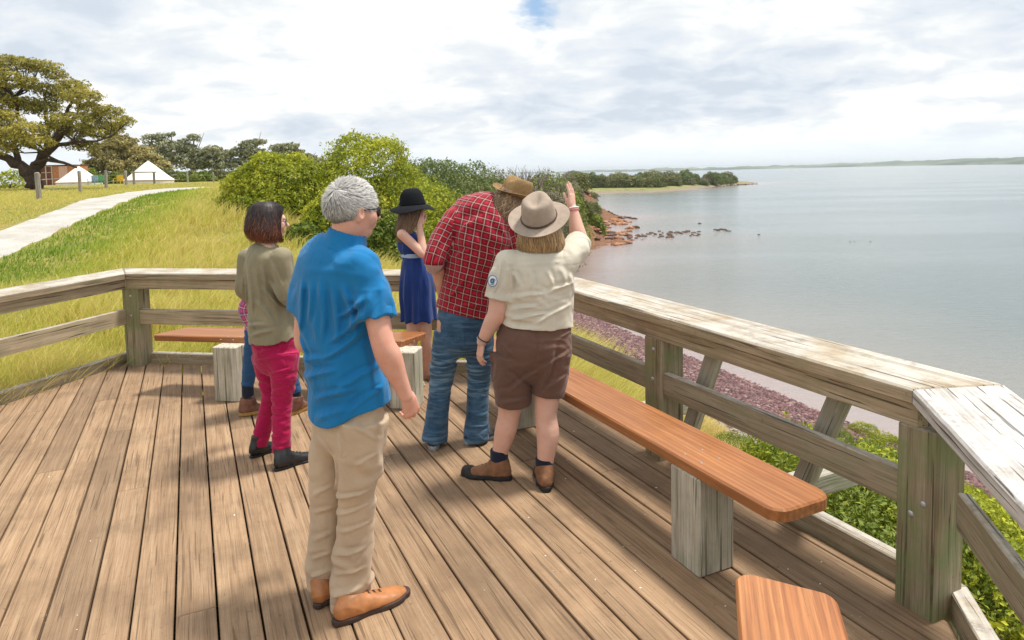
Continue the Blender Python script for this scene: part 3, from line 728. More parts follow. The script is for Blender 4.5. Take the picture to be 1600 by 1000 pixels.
bush(742, 50, 298, 28, L_OLIVE, 'low olive scrub behind the plaid shirt', 26, 0.5, 42000, 0.075, 30)
bush(866, 28, 260, 70, L_GREEN, 'small green tree just right of the bare grey tree', 18, 0.5, 24000, 0.12, 31)
bush(850, 34, 283, 60, L_GREY, 'greyish scrub below the bare grey tree', 22, 0.5, 26000, 0.12, 32)
bush(890, 22, 285, 88, L_GREY, 'grey brown scrub behind the raised hand', 22, 0.5, 20000, 0.13, 33)
bush(905, 18, 309, 86, L_OLIVE, 'grey brown scrub on the cliff behind the raised forearm', 18, 0.5, 10000, 0.12, 34)
bush(928, 13, 330, 90, L_GREEN, 'dark shrub at the cliff edge above the rock platform', 12, 0.5, 5000, 0.16, 35)
# ---- bare grey tree
def bare_tree(p, h, label, seed, spread=0.6, mat=M_PALEBARK, depth=6, r0=0.09):
    rg_ = random.Random(seed); paths = []
    def grow(p, d, L, r, k):
        q = p+d*L; mid = p+d*L*0.5+Vector([rg_.uniform(-1, 1)*L*0.08 for _ in range(3)])
        paths.append([(p, r), (mid, r*0.85), (q, r*0.68)])
        if k == 0: return
        for i in range(rg_.choice((2, 3, 3))):
            nd = (d+Vector((rg_.uniform(-1, 1), rg_.uniform(-1, 1), rg_.uniform(-0.45, 0.7)))*spread).normalized()
            grow(q, nd, L*rg_.uniform(0.66, 0.86), r*0.62, k-1)
    for i in range(4):
        grow(Vector((0, 0, -0.2)), Vector((rg_.uniform(-.5, .5), rg_.uniform(-.5, .5), 1)).normalized(), h*0.27, r0*h/4, depth)
    root = empty('bare_tree', p, label, 'tree'); tr = link('trunk', tube_mesh(paths, 4), mat); tr.parent = root; return root
p = spt(820, 58); bare_tree((p[0], p[1], p[2]), pxh(240, 820, 58)-p[2]-0.2, 'bare grey branched tree above the men in hats', 9, 0.62, depth=5)
# ---- far peninsula trees
protos = []
for i, (mt_, kind_) in enumerate(((L_DARK, 'dark green'), (L_OLIVE, 'olive green'), (L_GREY, 'greyish'))):
    cl = dome_clumps(4.2, 4.2, 5.6, 22, 1.35, np.random.default_rng(70+i)); protos.append((cl, mt_, kind_))
pr_o = [None]*3; rr = random.Random(12)
pen = []
for k in range(64):
    u = (k+rr.random()*0.8)/64; px = 885+u*262
    shore = np.interp(px, [880, 924, 1018, 1105, 1150], [262, 284, 268, 320, 352]); back = rr.choice([14, 20, 32, 45, 60])
    Y = shore+back+4
    if rr.random() < 0.14 and k < 58: continue
    if px > 1085: Y = shore+rr.choice([10, 16, 22])
    pen.append((px, Y, rr.uniform(0.55, 1.25), rr.choice((0, 0, 1, 1, 2))))
pen.append((1143, 362, 0.8, 0))
where = ['near its left end', 'left of its middle', 'around its middle', 'right of its middle', 'towards its tip']
for (px, Y, sc, ki) in pen:
    p = spt(px, Y); cl, mt_, kd = protos[ki]
    sc = sc*np.interp(px, [880, 1000, 1060, 1100, 1150], [1.35, 1.25, 1.15, 1.1, 0.9])
    lb = '%s shrubby tree on the low peninsula across the bay, %s' % (kd, where[min(4, int((px-885)/54))])
    if pr_o[ki] is None: pr_o[ki] = o = shrub_at('coastal_tree', p, cl, 4200, 0.28, mt_, lb, 60+ki, 'tree', 'trees on the far peninsula'); o.scale = (sc,)*3
    else: copy_thing(pr_o[ki], p, rr.uniform(0, 6), (sc*rr.uniform(0.7, 1.15), sc*rr.uniform(0.7, 1.15), sc*rr.uniform(0.6, 1.12)), lb)
# ---- cliff scrub between thicket and headland
cs = [None]
for k, (px, Y, sc) in enumerate([(905, 92, .5), (920, 95, .35), (893, 88, .5), (910, 100, .6), (880, 80, .6), (918, 112, .5), (925, 122, .42), (902, 128, .6), (915, 150, .7), (905, 170, .7), (918, 200, .7), (926, 232, .6), (860, 75, .6), (830, 70, .55), (872, 95, .7), (790, 60, .5), (845, 90, .6), (918, 104, .4), (870, 66, .5)]):
    p = spt(px, Y); ki = k % 3; copy_thing(pr_o[ki], p, rr.uniform(0, 6), sc, '%s scrub growing on the cliff top between the bushes and the rocky point' % protos[ki][2], 'scrub on the cliff top')
# ---- shrubs on the slope below the right railing
sl = []
for i in range(3):
    cl = dome_clumps(0.75, 0.75, 0.75, 16, 0.30, np.random.default_rng(90+i))
    o = shrub_at('slope_shrub', (0, 0, 0), cl, 24000, 0.019, (L_LIME, L_LIME, L_GREEN)[i], 'x', 90+i, 'shrub', 'shrubs on the slope below the deck'); sl.append(o)
used = [False]*3
names = {'a': 'seen between the right corner post and the strut', 'b': 'seen under the middle rail behind the long bench', 'c': 'seen through the near railing at the right edge'}
spots = [(1390, 700, 'a'), (1350, 660, 'a'), (1300, 672, 'a'), (1385, 760, 'a'), (1240, 665, 'b'), (1280, 720, 'a'), (1200, 705, 'b'), (1180, 690, 'b'), (1150, 690, 'b'), (1330, 790, 'a'), (1390, 830, 'a'), (1260, 760, 'b'), (1300, 830, 'a'), (1230, 740, 'b'), (1360, 880, 'a'),
         (1440, 700, 'a'), (1460, 780, 'c'), (1520, 760, 'c'), (1570, 820, 'c'), (1540, 900, 'c'), (1600, 900, 'c'), (1560, 980, 'c'), (1500, 860, 'c'), (1620, 800, 'c'), (1480, 940, 'c'), (1420, 880, 'a'), (1350, 730, 'a'), (1580, 740, 'c'), (1620, 980, 'c'), (1430, 640, 'a'), (1500, 680, 'c')]
for k, (px, py, z_) in enumerate(spots):
    p = T(px, py+18); i = k % 3; yt = np.interp(px, [1150, 1200, 1260, 1330, 1400, 1450, 1500, 1600], [696, 676, 652, 650, 655, 700, 748, 770]); sc = min(1.35, max(0.4, (W(px, yt+rr.uniform(0, 14), p.y).z-hz(p.x, p.y))/0.8))*rr.uniform(.88, 1)
    if (Vector((p.x, p.y))-P3).dot(BN) < 0.9 and (Vector((p.x, p.y))-P3).dot(NN) < 0.9: continue
    lb = '%s leafy shrub on the slope, %s' % (('lime', 'green', 'dark green')[i], names[z_])
    if not used[i]:
        used[i] = True; o = sl[i]; o.location = (p.x, p.y, hz(p.x, p.y)-0.05); o.scale = (sc, sc, sc); o['label'] = lb
    else: copy_thing(sl[i], (p.x, p.y, hz(p.x, p.y)-0.05), rr.uniform(0, 6), sc, lb)
# ---- grass
def inside(poly, x, y):
    ins = np.zeros(len(x), bool)
    for i in range(len(poly)):
        a, b_ = poly[i], poly[(i+1) % len(poly)]; c = ((a[1] > y) != (b_[1] > y))
        with np.errstate(divide='ignore', invalid='ignore'): ins ^= c & (x < (b_[0]-a[0])*(y-a[1])/(b_[1]-a[1])+a[0])
    return ins
path_poly = [(p.x, p.y) for p in pr_b]+[(p.x, p.y) for p in pl_b[::-1]]
def dist_line(L, P):
    d = np.full(len(P), 1e9)
    for i in range(len(L)-1):
        a = np.array((L[i].x, L[i].y)); e = np.array((L[i+1].x, L[i+1].y))-a; t_ = np.clip(((P-a)@e)/(e@e), 0, 1); d = np.minimum(d, np.hypot(*(P-a-t_[:, None]*e).T))
    return d
def grass(n, az0, az1, r0, r1, seed, name='grass'):
    rg = np.random.default_rng(seed); az = np.radians(rg.uniform(az0, az1, n)); r = r0*(r1/r0)**rg.random(n)
    P = np.stack([np.sin(az)*r, np.cos(az)*r], 1); x, y = P.T
    dk = [(p.x, p.y) for p in outl(0.22)]+[(0.9, -3), (-5.6, -3)]
    ok = ~inside(dk, x, y) & ~inside(path_poly, x, y)
    s = coast_sd(P); ok &= (s > 9.5)
    P = P[ok]; s = s[ok]; x, y = P.T; r = np.hypot(x, y); n = len(P); z = height(P, s)
    dp = dist_line(pr_b, P); pat = fbm(P, 0.5, 4); pat2 = fbm(P+40, 1.6, 3)
    beyond = inside(path_poly+[], x, y)
    side = dist_line(pl_b, P) < dp                          # left of the path
    tall = sstep(1.0, 3.6, dp)*(~side)*sstep(0.35, 0.6, pat)*0.9+0.1
    tall = np.maximum(tall, 0.75*sstep(0.5, 0.7, pat2)*(~side)*sstep(0.8, 2.5, dp))
    h = (0.08+0.38*tall)*(0.55+0.8*rg.random(n))
    h = np.where(x > 1.5, h*0.45, h)
    wd = np.maximum(0.003, r*0.0006)*(0.7+0.7*rg.random(n))
    lean = (0.25+0.6*rg.random(n))*h; la = rg.random(n)*2*math.pi; wind = np.array([0.35, -0.1])
    L2 = np.stack([np.cos(la), np.sin(la)], 1)*lean[:, None]*0.8+wind*h[:, None]
    ta = rg.random(n)*2*math.pi; wv = np.stack([np.cos(ta), np.sin(ta)], 1)*wd[:, None]
    B = np.column_stack([P, z-0.02])
    def q(dxy, dz): return B+np.column_stack([dxy, dz])
    v0 = q(-wv, 0*h); v1 = q(wv, 0*h); v2 = q(L2*0.35+wv*0.75, h*0.6); v3 = q(L2*0.35-wv*0.75, h*0.6); v4 = q(L2, h)
    V = np.stack([v0, v1, v2, v3, v4], 1).reshape(-1, 3); k = np.arange(n)*5
    Fc = np.concatenate([np.stack([k, k+1, k+2], 1), np.stack([k, k+2, k+3], 1), np.stack([k+3, k+2, k+4], 1)])
    green = np.clip(sstep(3.2, 0.2, dp)*0.8*(~side)+0.30*(pat2-0.4)+0.22*(1-tall)*sstep(14, 6, r)+0.1, 0, 1)
    green = np.where(x > 1.5, green-.55, green)
    hue = np.clip(green*0.75+0.42*rg.random(n)-0.06, 0, 1)
    me = mesh_np(name, V, Fc, False); fattr(me, 'gv', np.repeat(hue, 5)); fattr(me, 'gh', np.tile([0, 0, .6, .6, 1.0], n)); return me
mt, t, b = new_mat('grass_blades'); gv = attr(t, 'gv', 'Fac'); gh = attr(t, 'gh', 'Fac')
gc = ramp(t, gv, [(0.0, (0.74, 0.60, 0.26)), (0.25, (0.68, 0.60, 0.17)), (0.45, (0.52, 0.53, 0.10)), (0.7, (0.33, 0.44, 0.06)), (1.0, (0.15, 0.27, 0.03))])
setin(t, b.inputs['Base Color'], gc); b.inputs['Roughness'].default_value = 0.6; b.inputs['Specular IOR Level'].default_value = 0.2
trn = t.nodes.new('ShaderNodeBsdfTranslucent'); t.links.new(gc, trn.inputs[0]); ms = t.nodes.new('ShaderNodeMixShader'); ms.inputs[0].default_value = 0.35
oo = [n_ for n_ in t.nodes if n_.type == 'OUTPUT_MATERIAL'][0]; t.links.new(b.outputs[0], ms.inputs[1]); t.links.new(trn.outputs[0], ms.inputs[2]); t.links.new(ms.outputs[0], oo.inputs[0])
M_GRASS = mt
o = link('grass', grass(420000, -56, 62, 5.0, 75, 31), M_GRASS); tag(o, 'yellow green uncut grass around the deck and across the field', 'grass', kind='stuff')
# ---- beach pebbles and weed
def pebbles():
    rg = np.random.default_rng(8); n = 110000
    y = rg.uniform(8, 58, n); x = rg.uniform(-2, 19, n); P = np.stack([x, y], 1); s = coast_sd(P); e = (fbm(P, 0.5, 3)-0.5)*1.6
    ok = (s+e > 0.25) & (s+e < 6.9) & (rg.random(n) < sstep(7.1, 5.6, s+e)*sstep(0.0, 1.2, s+e)*0.9+0.1); ok2 = (s > 6) & (s < 9.5) & (rg.random(n) < 0.10); ok |= ok2
    P, s = P[ok], s[ok]; n = len(P); z = height(P, s); sz = 0.045+0.11*rg.random(n)**3
    base = np.array([(1, 0, 0), (0, 1, 0), (-1, 0, 0), (0, -1, 0), (0, 0, 0.6), (0, 0, -0.5)], float); F8 = np.array([(0, 1, 4), (1, 2, 4), (2, 3, 4), (3, 0, 4), (1, 0, 5), (2, 1, 5), (3, 2, 5), (0, 3, 5)])
    a = rg.random(n)*6.3; ca, sa = np.cos(a), np.sin(a); jit = 1+0.5*(rg.random((n, 6))-0.5)
    bx = base[None, :, 0]*jit; by = base[None, :, 1]*jit*0.75
    V = np.stack([P[:, 0:1]+(bx*ca[:, None]-by*sa[:, None])*sz[:, None], P[:, 1:2]+(bx*sa[:, None]+by*ca[:, None])*sz[:, None], z[:, None]+0.01+base[None, :, 2]*sz[:, None]*0.7], -1).reshape(-1, 3)
    Fc = (F8[None]+np.arange(n)[:, None, None]*6).reshape(-1, 3)
    me = mesh_np('pebbles', V, Fc, False); lv = np.where(s > 7, 0.9, rg.random(n)*0.85); fattr(me, 'lv', np.repeat(lv, 6))
    mt, t, b = new_mat('red_pebbles'); setin(t, b.inputs['Base Color'], ramp(t, attr(t, 'lv', 'Fac'), [(0, (0.05, 0.018, 0.02)), (0.35, (0.11, 0.04, 0.042)), (0.65, (0.18, 0.075, 0.075)), (0.85, (0.27, 0.17, 0.155)), (1.0, (0.26, 0.235, 0.225))])); b.inputs['Roughness'].default_value = 0.6
    o = link('pebbles', me, mt); tag(o, 'dark red pebbles and weed strewn along the beach', 'pebbles', kind='stuff')
pebbles()
# ---- rocks
M_ROCKW = plain('dark_rock', (0.13, 0.075, 0.055), 0.75, 2.2, 0.5, 0.7, 0.08, 0.2)
M_ROCKO = plain('orange_rock', (0.34, 0.17, 0.095), 0.85, 1.6, 0.55, 0.8, 0.1, 0.15)
def rock_mesh(seed, flat=0.55):
    bm = bmesh.new(); bmesh.ops.create_icosphere(bm, subdivisions=3, radius=1.0); co = np.array([v.co[:] for v in bm.verts])
    d = 1+0.9*(fbm(co+seed*9.1, 1.1, 4)-0.5); co = co*d[:, None]
    rg_ = np.random.default_rng(seed)
    for _ in range(7):
        n_ = unit(1, rg_)[0]; o_ = 0.62+0.25*rg_.random(); dd = co@n_-o_; co = co-np.clip(dd, 0, None)[:, None]*n_*0.9
    co[:, 2] *= flat
    for v, c in zip(bm.verts, co): v.co = c
    me = bpy.data.meshes.new('rock'); bm.to_mesh(me); bm.free(); return me
RM = {}
for i in range(4):
    for m_, mm in (('w', M_ROCKW), ('o', M_ROCKO)):
        me = rock_mesh(i); me.materials.append(mm); RM[(i, m_)] = me
def rock(px, py, wpx, kind_, label, group, sunk=0.35):
    p = G(px, py, SEA+0.05); z = max(hz(p.x, p.y), SEA); d = (p-CAM).y; r = wpx/1067*d/2
    o = bpy.data.objects.new('rock', RM[(rr.randrange(4), kind_)]); COL.objects.link(o); o.location = (p.x, p.y, z+r*0.1*(1-sunk)); o.rotation_euler = (0, 0, rr.uniform(0, 6.3)); o.scale = (r, r*rr.uniform(0.8, 1.6), r*rr.uniform(0.9, 1.5))
    tag(o, label, 'rock', group)
for i in range(64):
    u = rr.random(); px = 982+u*112; py = 371-6*u+rr.uniform(-7, 6)*(1-u*0.45)
    rock(px, py, rr.uniform(2.5, 8.5)*(1.1-0.4*u), 'w', 'brown tidal rock in the line running out from the rocky point', 'rocks off the point')
for px, py, w_ in ((992, 356, 14), (1074, 361.5, 9), (1048, 362, 6), (1030, 361, 5)): rock(px, py, w_, 'w', 'larger brown rock standing above the line off the point', 'larger rocks off the point')
for px, py, w_ in ((1117, 358.5, 6), (1122, 359.5, 7), (1128, 358, 8), (1133, 359, 7), (1138, 360.5, 6)): rock(px, py, w_, 'w', 'dark rock of the small isolated cluster out in the water', 'isolated rock cluster')
rock(1093, 349, 5, 'w', 'small flat rock awash beyond the line of rocks', None)
rock(1186, 366, 4, 'w', 'tiny lone rock farthest right in the bay', None)
rock(1118, 367, 2, 'w', 'tiny rock just below the isolated cluster', None)
for px in (1328.5, 1335, 1360): rock(px, 376.5, 2.2, 'w', 'tiny dark bird sized rock on the open water at the right', 'specks on the open water')
for i in range(90):
    px = rr.uniform(912, 988); py = rr.uniform(345, 384); 
    py = max(py, 300+ (988-px)*0.1)
    rock(px, py-(988-px)*0.12*rr.random(), rr.uniform(5, 15), 'o' if rr.random() < 0.7 else 'w', 'angular orange brown rock on the shore of the rocky point', 'rocks on the point')
for i in range(10): rock(950+i*4.6, 340.5+rr.uniform(-1, 1.5), rr.uniform(5, 8), 'w', 'dark rock of the low ledge beyond the rocky point', 'far ledge rocks')
for i in range(12): rock(1120+i*5.6, 291.5-i*0.36, rr.uniform(4, 7), 'w', 'brown rock at the tip of the far peninsula', 'rocks at the peninsula tip')
# ---- left gum tree
def tree_clumps(spec, px0, Y, base):
    "spec in photo pixels: (px, py, rx, rz, depth offset)"
    out = []
    for (px, py, rx, rz, dy) in spec:
        q = W(px, py, Y+dy); out.append((q.x-base[0], q.y-base[1], q.z-base[2], rx/1067*Y, rx/1067*Y*0.9, rz/1067*Y))
    return out
Y = bY = 52; base = Vector(spt(52, 52))
Y = bY
spec = [(22, 100, 34, 11, 0), (62, 104, 26, 9, 1.5), (-18, 108, 30, 12, 0), (84, 117, 18, 11, 1), (12, 124, 26, 12, -1.5), (40, 130, 20, 9, -1), (-10, 140, 26, 13, 0), (72, 140, 22, 9, 2), (112, 136, 22, 11, 0), (128, 152, 26, 13, -1), (140, 170, 20, 11, 0), (92, 152, 20, 9, 2.5),
        (150, 190, 18, 13, 1), (172, 176, 18, 9, 0), (193, 189, 15, 8, -.5), (104, 188, 28, 12, -2), (66, 170, 26, 11, 1), (36, 164, 26, 12, 2), (8, 160, 24, 12, 0), (8, 186, 22, 11, -2.5), (40, 205, 30, 12, -3), (15, 216, 26, 14, -3), (60, 222, 22, 9, -3.2), (120, 206, 26, 10, 1), (158, 206, 26, 12, 0),
        (85, 200, 20, 9, 2), (-25, 180, 30, 18, 0), (-25, 220, 30, 16, -1), (0, 232, 20, 10, -3), (178, 200, 16, 9, 1), (130, 228, 20, 9, 0)]
def gum(name, base, Y, spec, nleaf, size, mat, label, seed, limbs, bark=M_BARK, cat='tree', group=None, n=7):
    root = empty(name, base, label, cat, group); cl = tree_clumps(spec, 0, Y, base)
    cr = link('crown', crown_mesh('crown', cl, nleaf, size, seed, 0.55, 0.8), mat); cr.parent = root
    paths = []; rg_ = random.Random(seed)
    for L in limbs:
        pts = []
        for (px, py, r, dy) in L: q = W(px, py, Y+dy)-Vector(base); pts.append((q, r/1067*Y))
        pts[0] = (pts[0][0]-Vector((0, 0, 0.3)) if L is limbs[0] else pts[0][0], pts[0][1])
        fine = []
        for i in range(len(pts)-1):
            for k in range(3):
                u = k/3; fine.append((pts[i][0].lerp(pts[i+1][0], u)+Vector([rg_.uniform(-1, 1)*pts[i][1]*0.35 for _ in range(3)])*(1 if i or k else 0), pts[i][1]*(1-u)+pts[i+1][1]*u))
        fine.append(pts[-1]); paths.append(fine)
    tips = [P_[-1][0] for P_ in paths]+[P_[len(P_)//2][0] for P_ in paths]
    for c in cl:
        c3 = Vector(c[:3]); tp = min(tips, key=lambda q: (q-c3).length+abs(min(0, c3.z-q.z))); m_ = (tp+c3)/2+Vector((rg_.uniform(-.3, .3), rg_.uniform(-.3, .3), -0.2))*c[3]
        paths.append([(tp, c[3]*0.07), (m_, c[3]*0.05), (c3, c[3]*0.025)])
        for _ in range(3): paths.append([(m_, c[3]*0.03), (c3+Vector((rg_.uniform(-1, 1)*c[3], rg_.uniform(-1, 1)*c[4], rg_.uniform(-.3, .7)*c[5])), c[3]*0.008)])
    tr = link('trunk', tube_mesh(paths, n), bark); tr.parent = root; return root
limbs = [[(52, 289, 13, 0), (48, 270, 10, 0), (62, 252, 8, 0), (78, 232, 7, 0), (95, 208, 5, 0), (120, 180, 3, 0)],
         [(50, 276, 9, 0), (30, 258, 7.5, 0), (8, 246, 6, 0), (-20, 238, 5, 0)], [(30, 258, 5, 0), (22, 225, 4, 1), (30, 190, 3, 1), (25, 150, 2, 0)],
         [(52, 262, 6, 0), (68, 240, 4.5, 1.5), (75, 210, 3.5, 2), (70, 170, 2.2, 2)],
         [(60, 254, 5, 0), (90, 226, 3.4, -1), (120, 222, 2.4, -1), (150, 221, 1.6, -1), (172, 214, 1, -1)], [(52, 256, 4, 0), (75, 250, 3, -1.5), (100, 254, 2.2, -2), (120, 262, 1.4, -2)], [(78, 232, 4, 0), (98, 190, 3, 0), (112, 160, 2, 0), (108, 140, 1.3, 0)]]
gum('gum_tree', base, Y, spec, 46000, 0.10, L_GUM, 'large spreading gum tree with dark limbs at the left edge', 41, limbs)
spec = [(165, 238, 22, 13, 0), (190, 225, 20, 12, 0), (212, 240, 22, 14, 1), (180, 255, 26, 12, 0), (232, 252, 20, 12, 0), (150, 258, 18, 11, 0), (205, 262, 30, 11, 0), (248, 262, 18, 10, 0)]
base = spt(205, 104); gum('gum_tree', base, 104, spec, 15000, 0.26, L_GUMDRY, 'brownish gum tree drooping between the large gum and the bell tent', 42, [[(205, 288, 3.5, 0), (200, 262, 3, 0), (190, 240, 2, 0)], [(200, 270, 2, 0), (225, 250, 1.5, 0)]], group=None)
bg = [((236, 218, 14, 7, 0), (252, 214, 12, 6, 0), (262, 228, 18, 9, 0), (240, 236, 18, 9, 0), (272, 240, 16, 9, 0), (285, 222, 9, 5, 0), (268, 210, 7, 3, 0), (255, 250, 24, 11, 0)),
      ((303, 215, 10, 5, 0), (292, 232, 13, 8, 0), (306, 240, 14, 9, 0), (290, 252, 20, 11, 0), (310, 258, 16, 9, 0)),
      ((332, 238, 18, 9, 0), (350, 244, 14, 8, 0), (322, 252, 18, 10, 0), (345, 258, 20, 10, 0)),
      ((372, 238, 14, 7, 0), (388, 228, 13, 8, 0), (405, 222, 10, 5, 0), (398, 240, 18, 9, 0), (412, 246, 12, 8, 0), (380, 255, 20, 10, 0)),
      ((436, 232, 15, 6, 0), (452, 230, 14, 6, 0), (466, 238, 9, 5, 0), (448, 246, 20, 9, 0), (440, 258, 20, 10, 0)),
      ((478, 246, 12, 6, 0), (490, 254, 14, 8, 0), (470, 262, 16, 8, 0))]
lb = ['tallest background gum with bare twigs, just right of the bell tent', 'thin background gum with forked dead top', 'rounded background gum behind the fence, third from the bell tent', 'background gum with a leaning tufted top, left of the lime thicket', 'flat topped grey green gum just above the lime bushes', 'low gum peeping over the lime bushes, farthest right']
for i, sp_ in enumerate(bg):
    cx_ = sum(q[0] for q in sp_)/len(sp_); p = spt(cx_, 118)
    lm = [[(cx_, 285, 3, 0), (cx_-1, 262, 2.2, 0), (sp_[0][0], sp_[0][1]+3, 1, 0)], [(cx_, 270, 1.8, 0), (cx_+8, 250, 1.3, 0), (sp_[-2][0], sp_[-2][1], .7, 0)], [(cx_, 262, 1.3, 0), (sp_[1][0]+4, sp_[1][1]-8, .35, 0)], [(cx_, 258, 1.2, 0), (sp_[2][0]+3, sp_[2][1]-16, .3, 0)], [(cx_, 255, 1, 0), (sp_[0][0]+16, sp_[0][1]-8, .3, 0)]]
    gum('gum_tree', p, 118, sp_, 4200, 0.24, L_FARGUM, lb[i], 50+i, lm, M_PALEBARK, n=4)
# ---- hedge line behind the tents
hg = None; k = 0
for px, ytop, col in ((14, 263, 'lime'), (140, 262, 'g'), (158, 268, 'g'), (178, 266, 'g'), (276, 266, 'g'), (296, 264, 'd'), (318, 265, 'g'), (338, 263, 'd'), (358, 266, 'g'), (376, 262, 'd'), (398, 262, 'g'), (300, 268, 'd'), (258, 262, 'd'), (120, 258, 'd'), (228, 264, 'd'), (204, 262, 'd')):
    Yh = 58 if col == 'lime' else 97+k % 3*3
    p = spt(px, Yh); h = pxh(ytop, px, Yh)-p[2]
    cl = dome_clumps(1.0 if col == 'lime' else 1.7, 1.4, max(h, 1.0), 12, 0.6, np.random.default_rng(k)); k += 1
    shrub_at('hedge_shrub', p, cl, 2600, 0.17 if col != 'lime' else 0.1, {'lime': L_LIME, 'g': L_GREEN, 'd': L_OLIVE}[col], 'lime green round shrub under the big gum at the left edge' if col == 'lime' else '%s low shrub in the row behind the field fence' % {'g': 'green', 'd': 'olive'}[col], 200+k, 'shrub', 'shrubs in a row behind the fence', 2)
# ---- shed, tents, chairs, fence
M_CANVAS = plain('cream_canvas', (0.80, 0.76, 0.68), 0.8, 1.5, 0.06, 0.3, 0.05, 0.2)
M_CANVASB = plain('canvas_trim', (0.42, 0.30, 0.22), 0.8, 3, 0.1, 0)
M_SHED1 = plain('dark_red_boards', (0.14, 0.045, 0.03), 0.8, 5, 0.3); M_SHED2 = plain('orange_boards', (0.42, 0.17, 0.075), 0.8, 5, 0.3); M_SHED3 = plain('pink_boards', (0.58, 0.36, 0.30), 0.8, 5, 0.15); M_PALE = plain('pale_wood_trim', (0.5, 0.42, 0.34), 0.8, 8, 0.2)
def boxm(a, ux, uy, lo, hi):
    "box in a local frame: origin a, ux/uy horizontal axes, lo/hi local corners"
    V = [tuple(Vector(a)+ux*x+uy*y+Vector((0, 0, z))) for z in (lo[2], hi[2]) for y in (lo[1], hi[1]) for x in (lo[0], hi[0])]
    F = [(0, 2, 3, 1), (4, 5, 7, 6), (0, 1, 5, 4), (2, 6, 7, 3), (0, 4, 6, 2), (1, 3, 7, 5)]
    me = bpy.data.meshes.new('box'); me.from_pydata(V, [], F); me.update(); return me
Ys = 90; a = Vector(spt(44, Ys)); ux = Vector((1, 0.05, 0)).normalized(); uy = Vector((-0.05, 1, 0)).normalized(); m1 = Ys/1067
root = empty('shed', a, 'red brown boarded shed with pale framed panels under the big gum', 'shed'); hS = pxh(259, 75, Ys)-a.z
ends = [(0, 38, M_SHED1), (38, 47, M_SHED2), (47, 60, M_SHED3), (60, 72, M_SHED2)]
for x0, x1, mm in ends: link('wall', boxm(a, ux, uy, (x0*m1, 0.02 if mm is M_SHED1 else 0, -0.5), (x1*m1-0.003, 3, hS*(0.97 if mm is M_SHED3 else 1))), mm, root)
for i in range(5): link('post', boxm(a, ux, uy, (i*9*m1, -0.07, -0.5), (i*9*m1+0.12, 0.017, hS)), M_PALE, root)
for z in (0.33, 0.66, 0.98): link('rail', boxm(a, ux, uy, (0.02, -0.035, hS*z-0.05), (37*m1, 0.018, hS*z+0.03)), M_PALE, root)
link('roof', boxm(a, ux, uy, (-0.1, -0.15, hS+0.003), (72.5*m1, 3.2, hS+0.09)), M_SHED1, root)
def tent(px, ytop, halfpx, Yt, label, seed):
    p = Vector(spt(px, Yt)); r = halfpx/1067*Yt; h = pxh(ytop, px, Yt)-p.z; root = empty('bell_tent', p, label, 'tent', 'bell tents in the field')
    def ring(rad, z, n=40, wob=0.0): return [(p.x+math.cos(2*math.pi*i/n)*rad*(1+wob*math.cos(2*math.pi*i/n*10)), p.y+math.sin(2*math.pi*i/n)*rad*(1+wob*math.cos(2*math.pi*i/n*10)), p.z+z) for i in range(n)]
    def rings(L, name, mat):
        V = []; F = []; n = 40
        for rad, z, wob in L: V += ring(rad, z, n, wob)
        for k in range(len(L)-1):
            for i in range(n): j = (i+1) % n; F.append((k*n+i, k*n+j, (k+1)*n+j, (k+1)*n+i))
        return link(name, mesh_np(name, np.array(V), np.array(F)), mat, root)
    rings([(r*1.0, 0.42*h*0.36, 0.012), (r*0.8, h*0.30, 0.02), (r*0.5, h*0.57, 0.02), (r*0.22, h*0.83, 0.01), (0.06, h*0.985, 0), (0.02, h, 0)], 'roof', M_CANVAS)
    rings([(r*0.97, -0.3, 0.0), (r*0.97, 0.145*h, 0.01)], 'wall', M_CANVAS); rings([(r*1.012, 0.115*h, 0.012), (r*1.012, 0.155*h, 0.012)], 'valance', M_CANVASB)
    return root
tent(233, 251, 36, 78, 'cream bell tent with pointed top standing behind the fence gate', 1)
tent(124, 259.5, 32, 80, 'white bell tent at the left, partly behind two posts', 2)
M_YEL = plain('yellow_paint', (0.62, 0.42, 0.03), 0.5, 20, 0.1, 0); M_BLUEG = plain('blue_grey_paint', (0.26, 0.36, 0.42), 0.5, 20, 0.1, 0); M_GRC = plain('green_paint', (0.12, 0.34, 0.14), 0.5, 20, 0.1, 0)
def field_chair(px, mm, label, Yc=72):
    p = Vector(spt(px, Yc)); root = empty('garden_chair', p, label, 'chair', 'garden chairs by the tents')
    u = Vector((1, 0, 0)); v = Vector((0, 1, 0))
    link('seat', boxm(p, u, v, (-0.32, -0.3, 0.34), (0.32, 0.3, 0.40)), mm, root); link('backrest', boxm(p, u, v, (-0.34, 0.303, 0.2), (0.34, 0.36, 1.0)), mm, root)
    for sx in (-1, 1):
        link('armrest', boxm(p, u, v, (sx*0.39-0.065, -0.36, 0.58), (sx*0.39+0.065, 0.3, 0.62)), mm, root)
        link('leg', boxm(p, u, v, (sx*0.36-0.035, -0.33, -0.1), (sx*0.36+0.035, -0.27, 0.577)), mm, root)
field_chair(185, M_YEL, 'yellow garden chair between the two bell tents'); field_chair(145, M_BLUEG, 'blue grey garden chair in front of the left tent', 74); field_chair(155, M_GRC, 'green garden chair beside the blue grey one', 76)
field_chair(368, M_BLUEG, 'pale blue chair beyond the fence near the lime thicket', 80)
M_FPOST = wood('fence_post_wood', (0.36, 0.32, 0.28), (0.18, 0.15, 0.12), (0.5, 0.47, 0.42), dirt=0.2)
root = None; tops = []
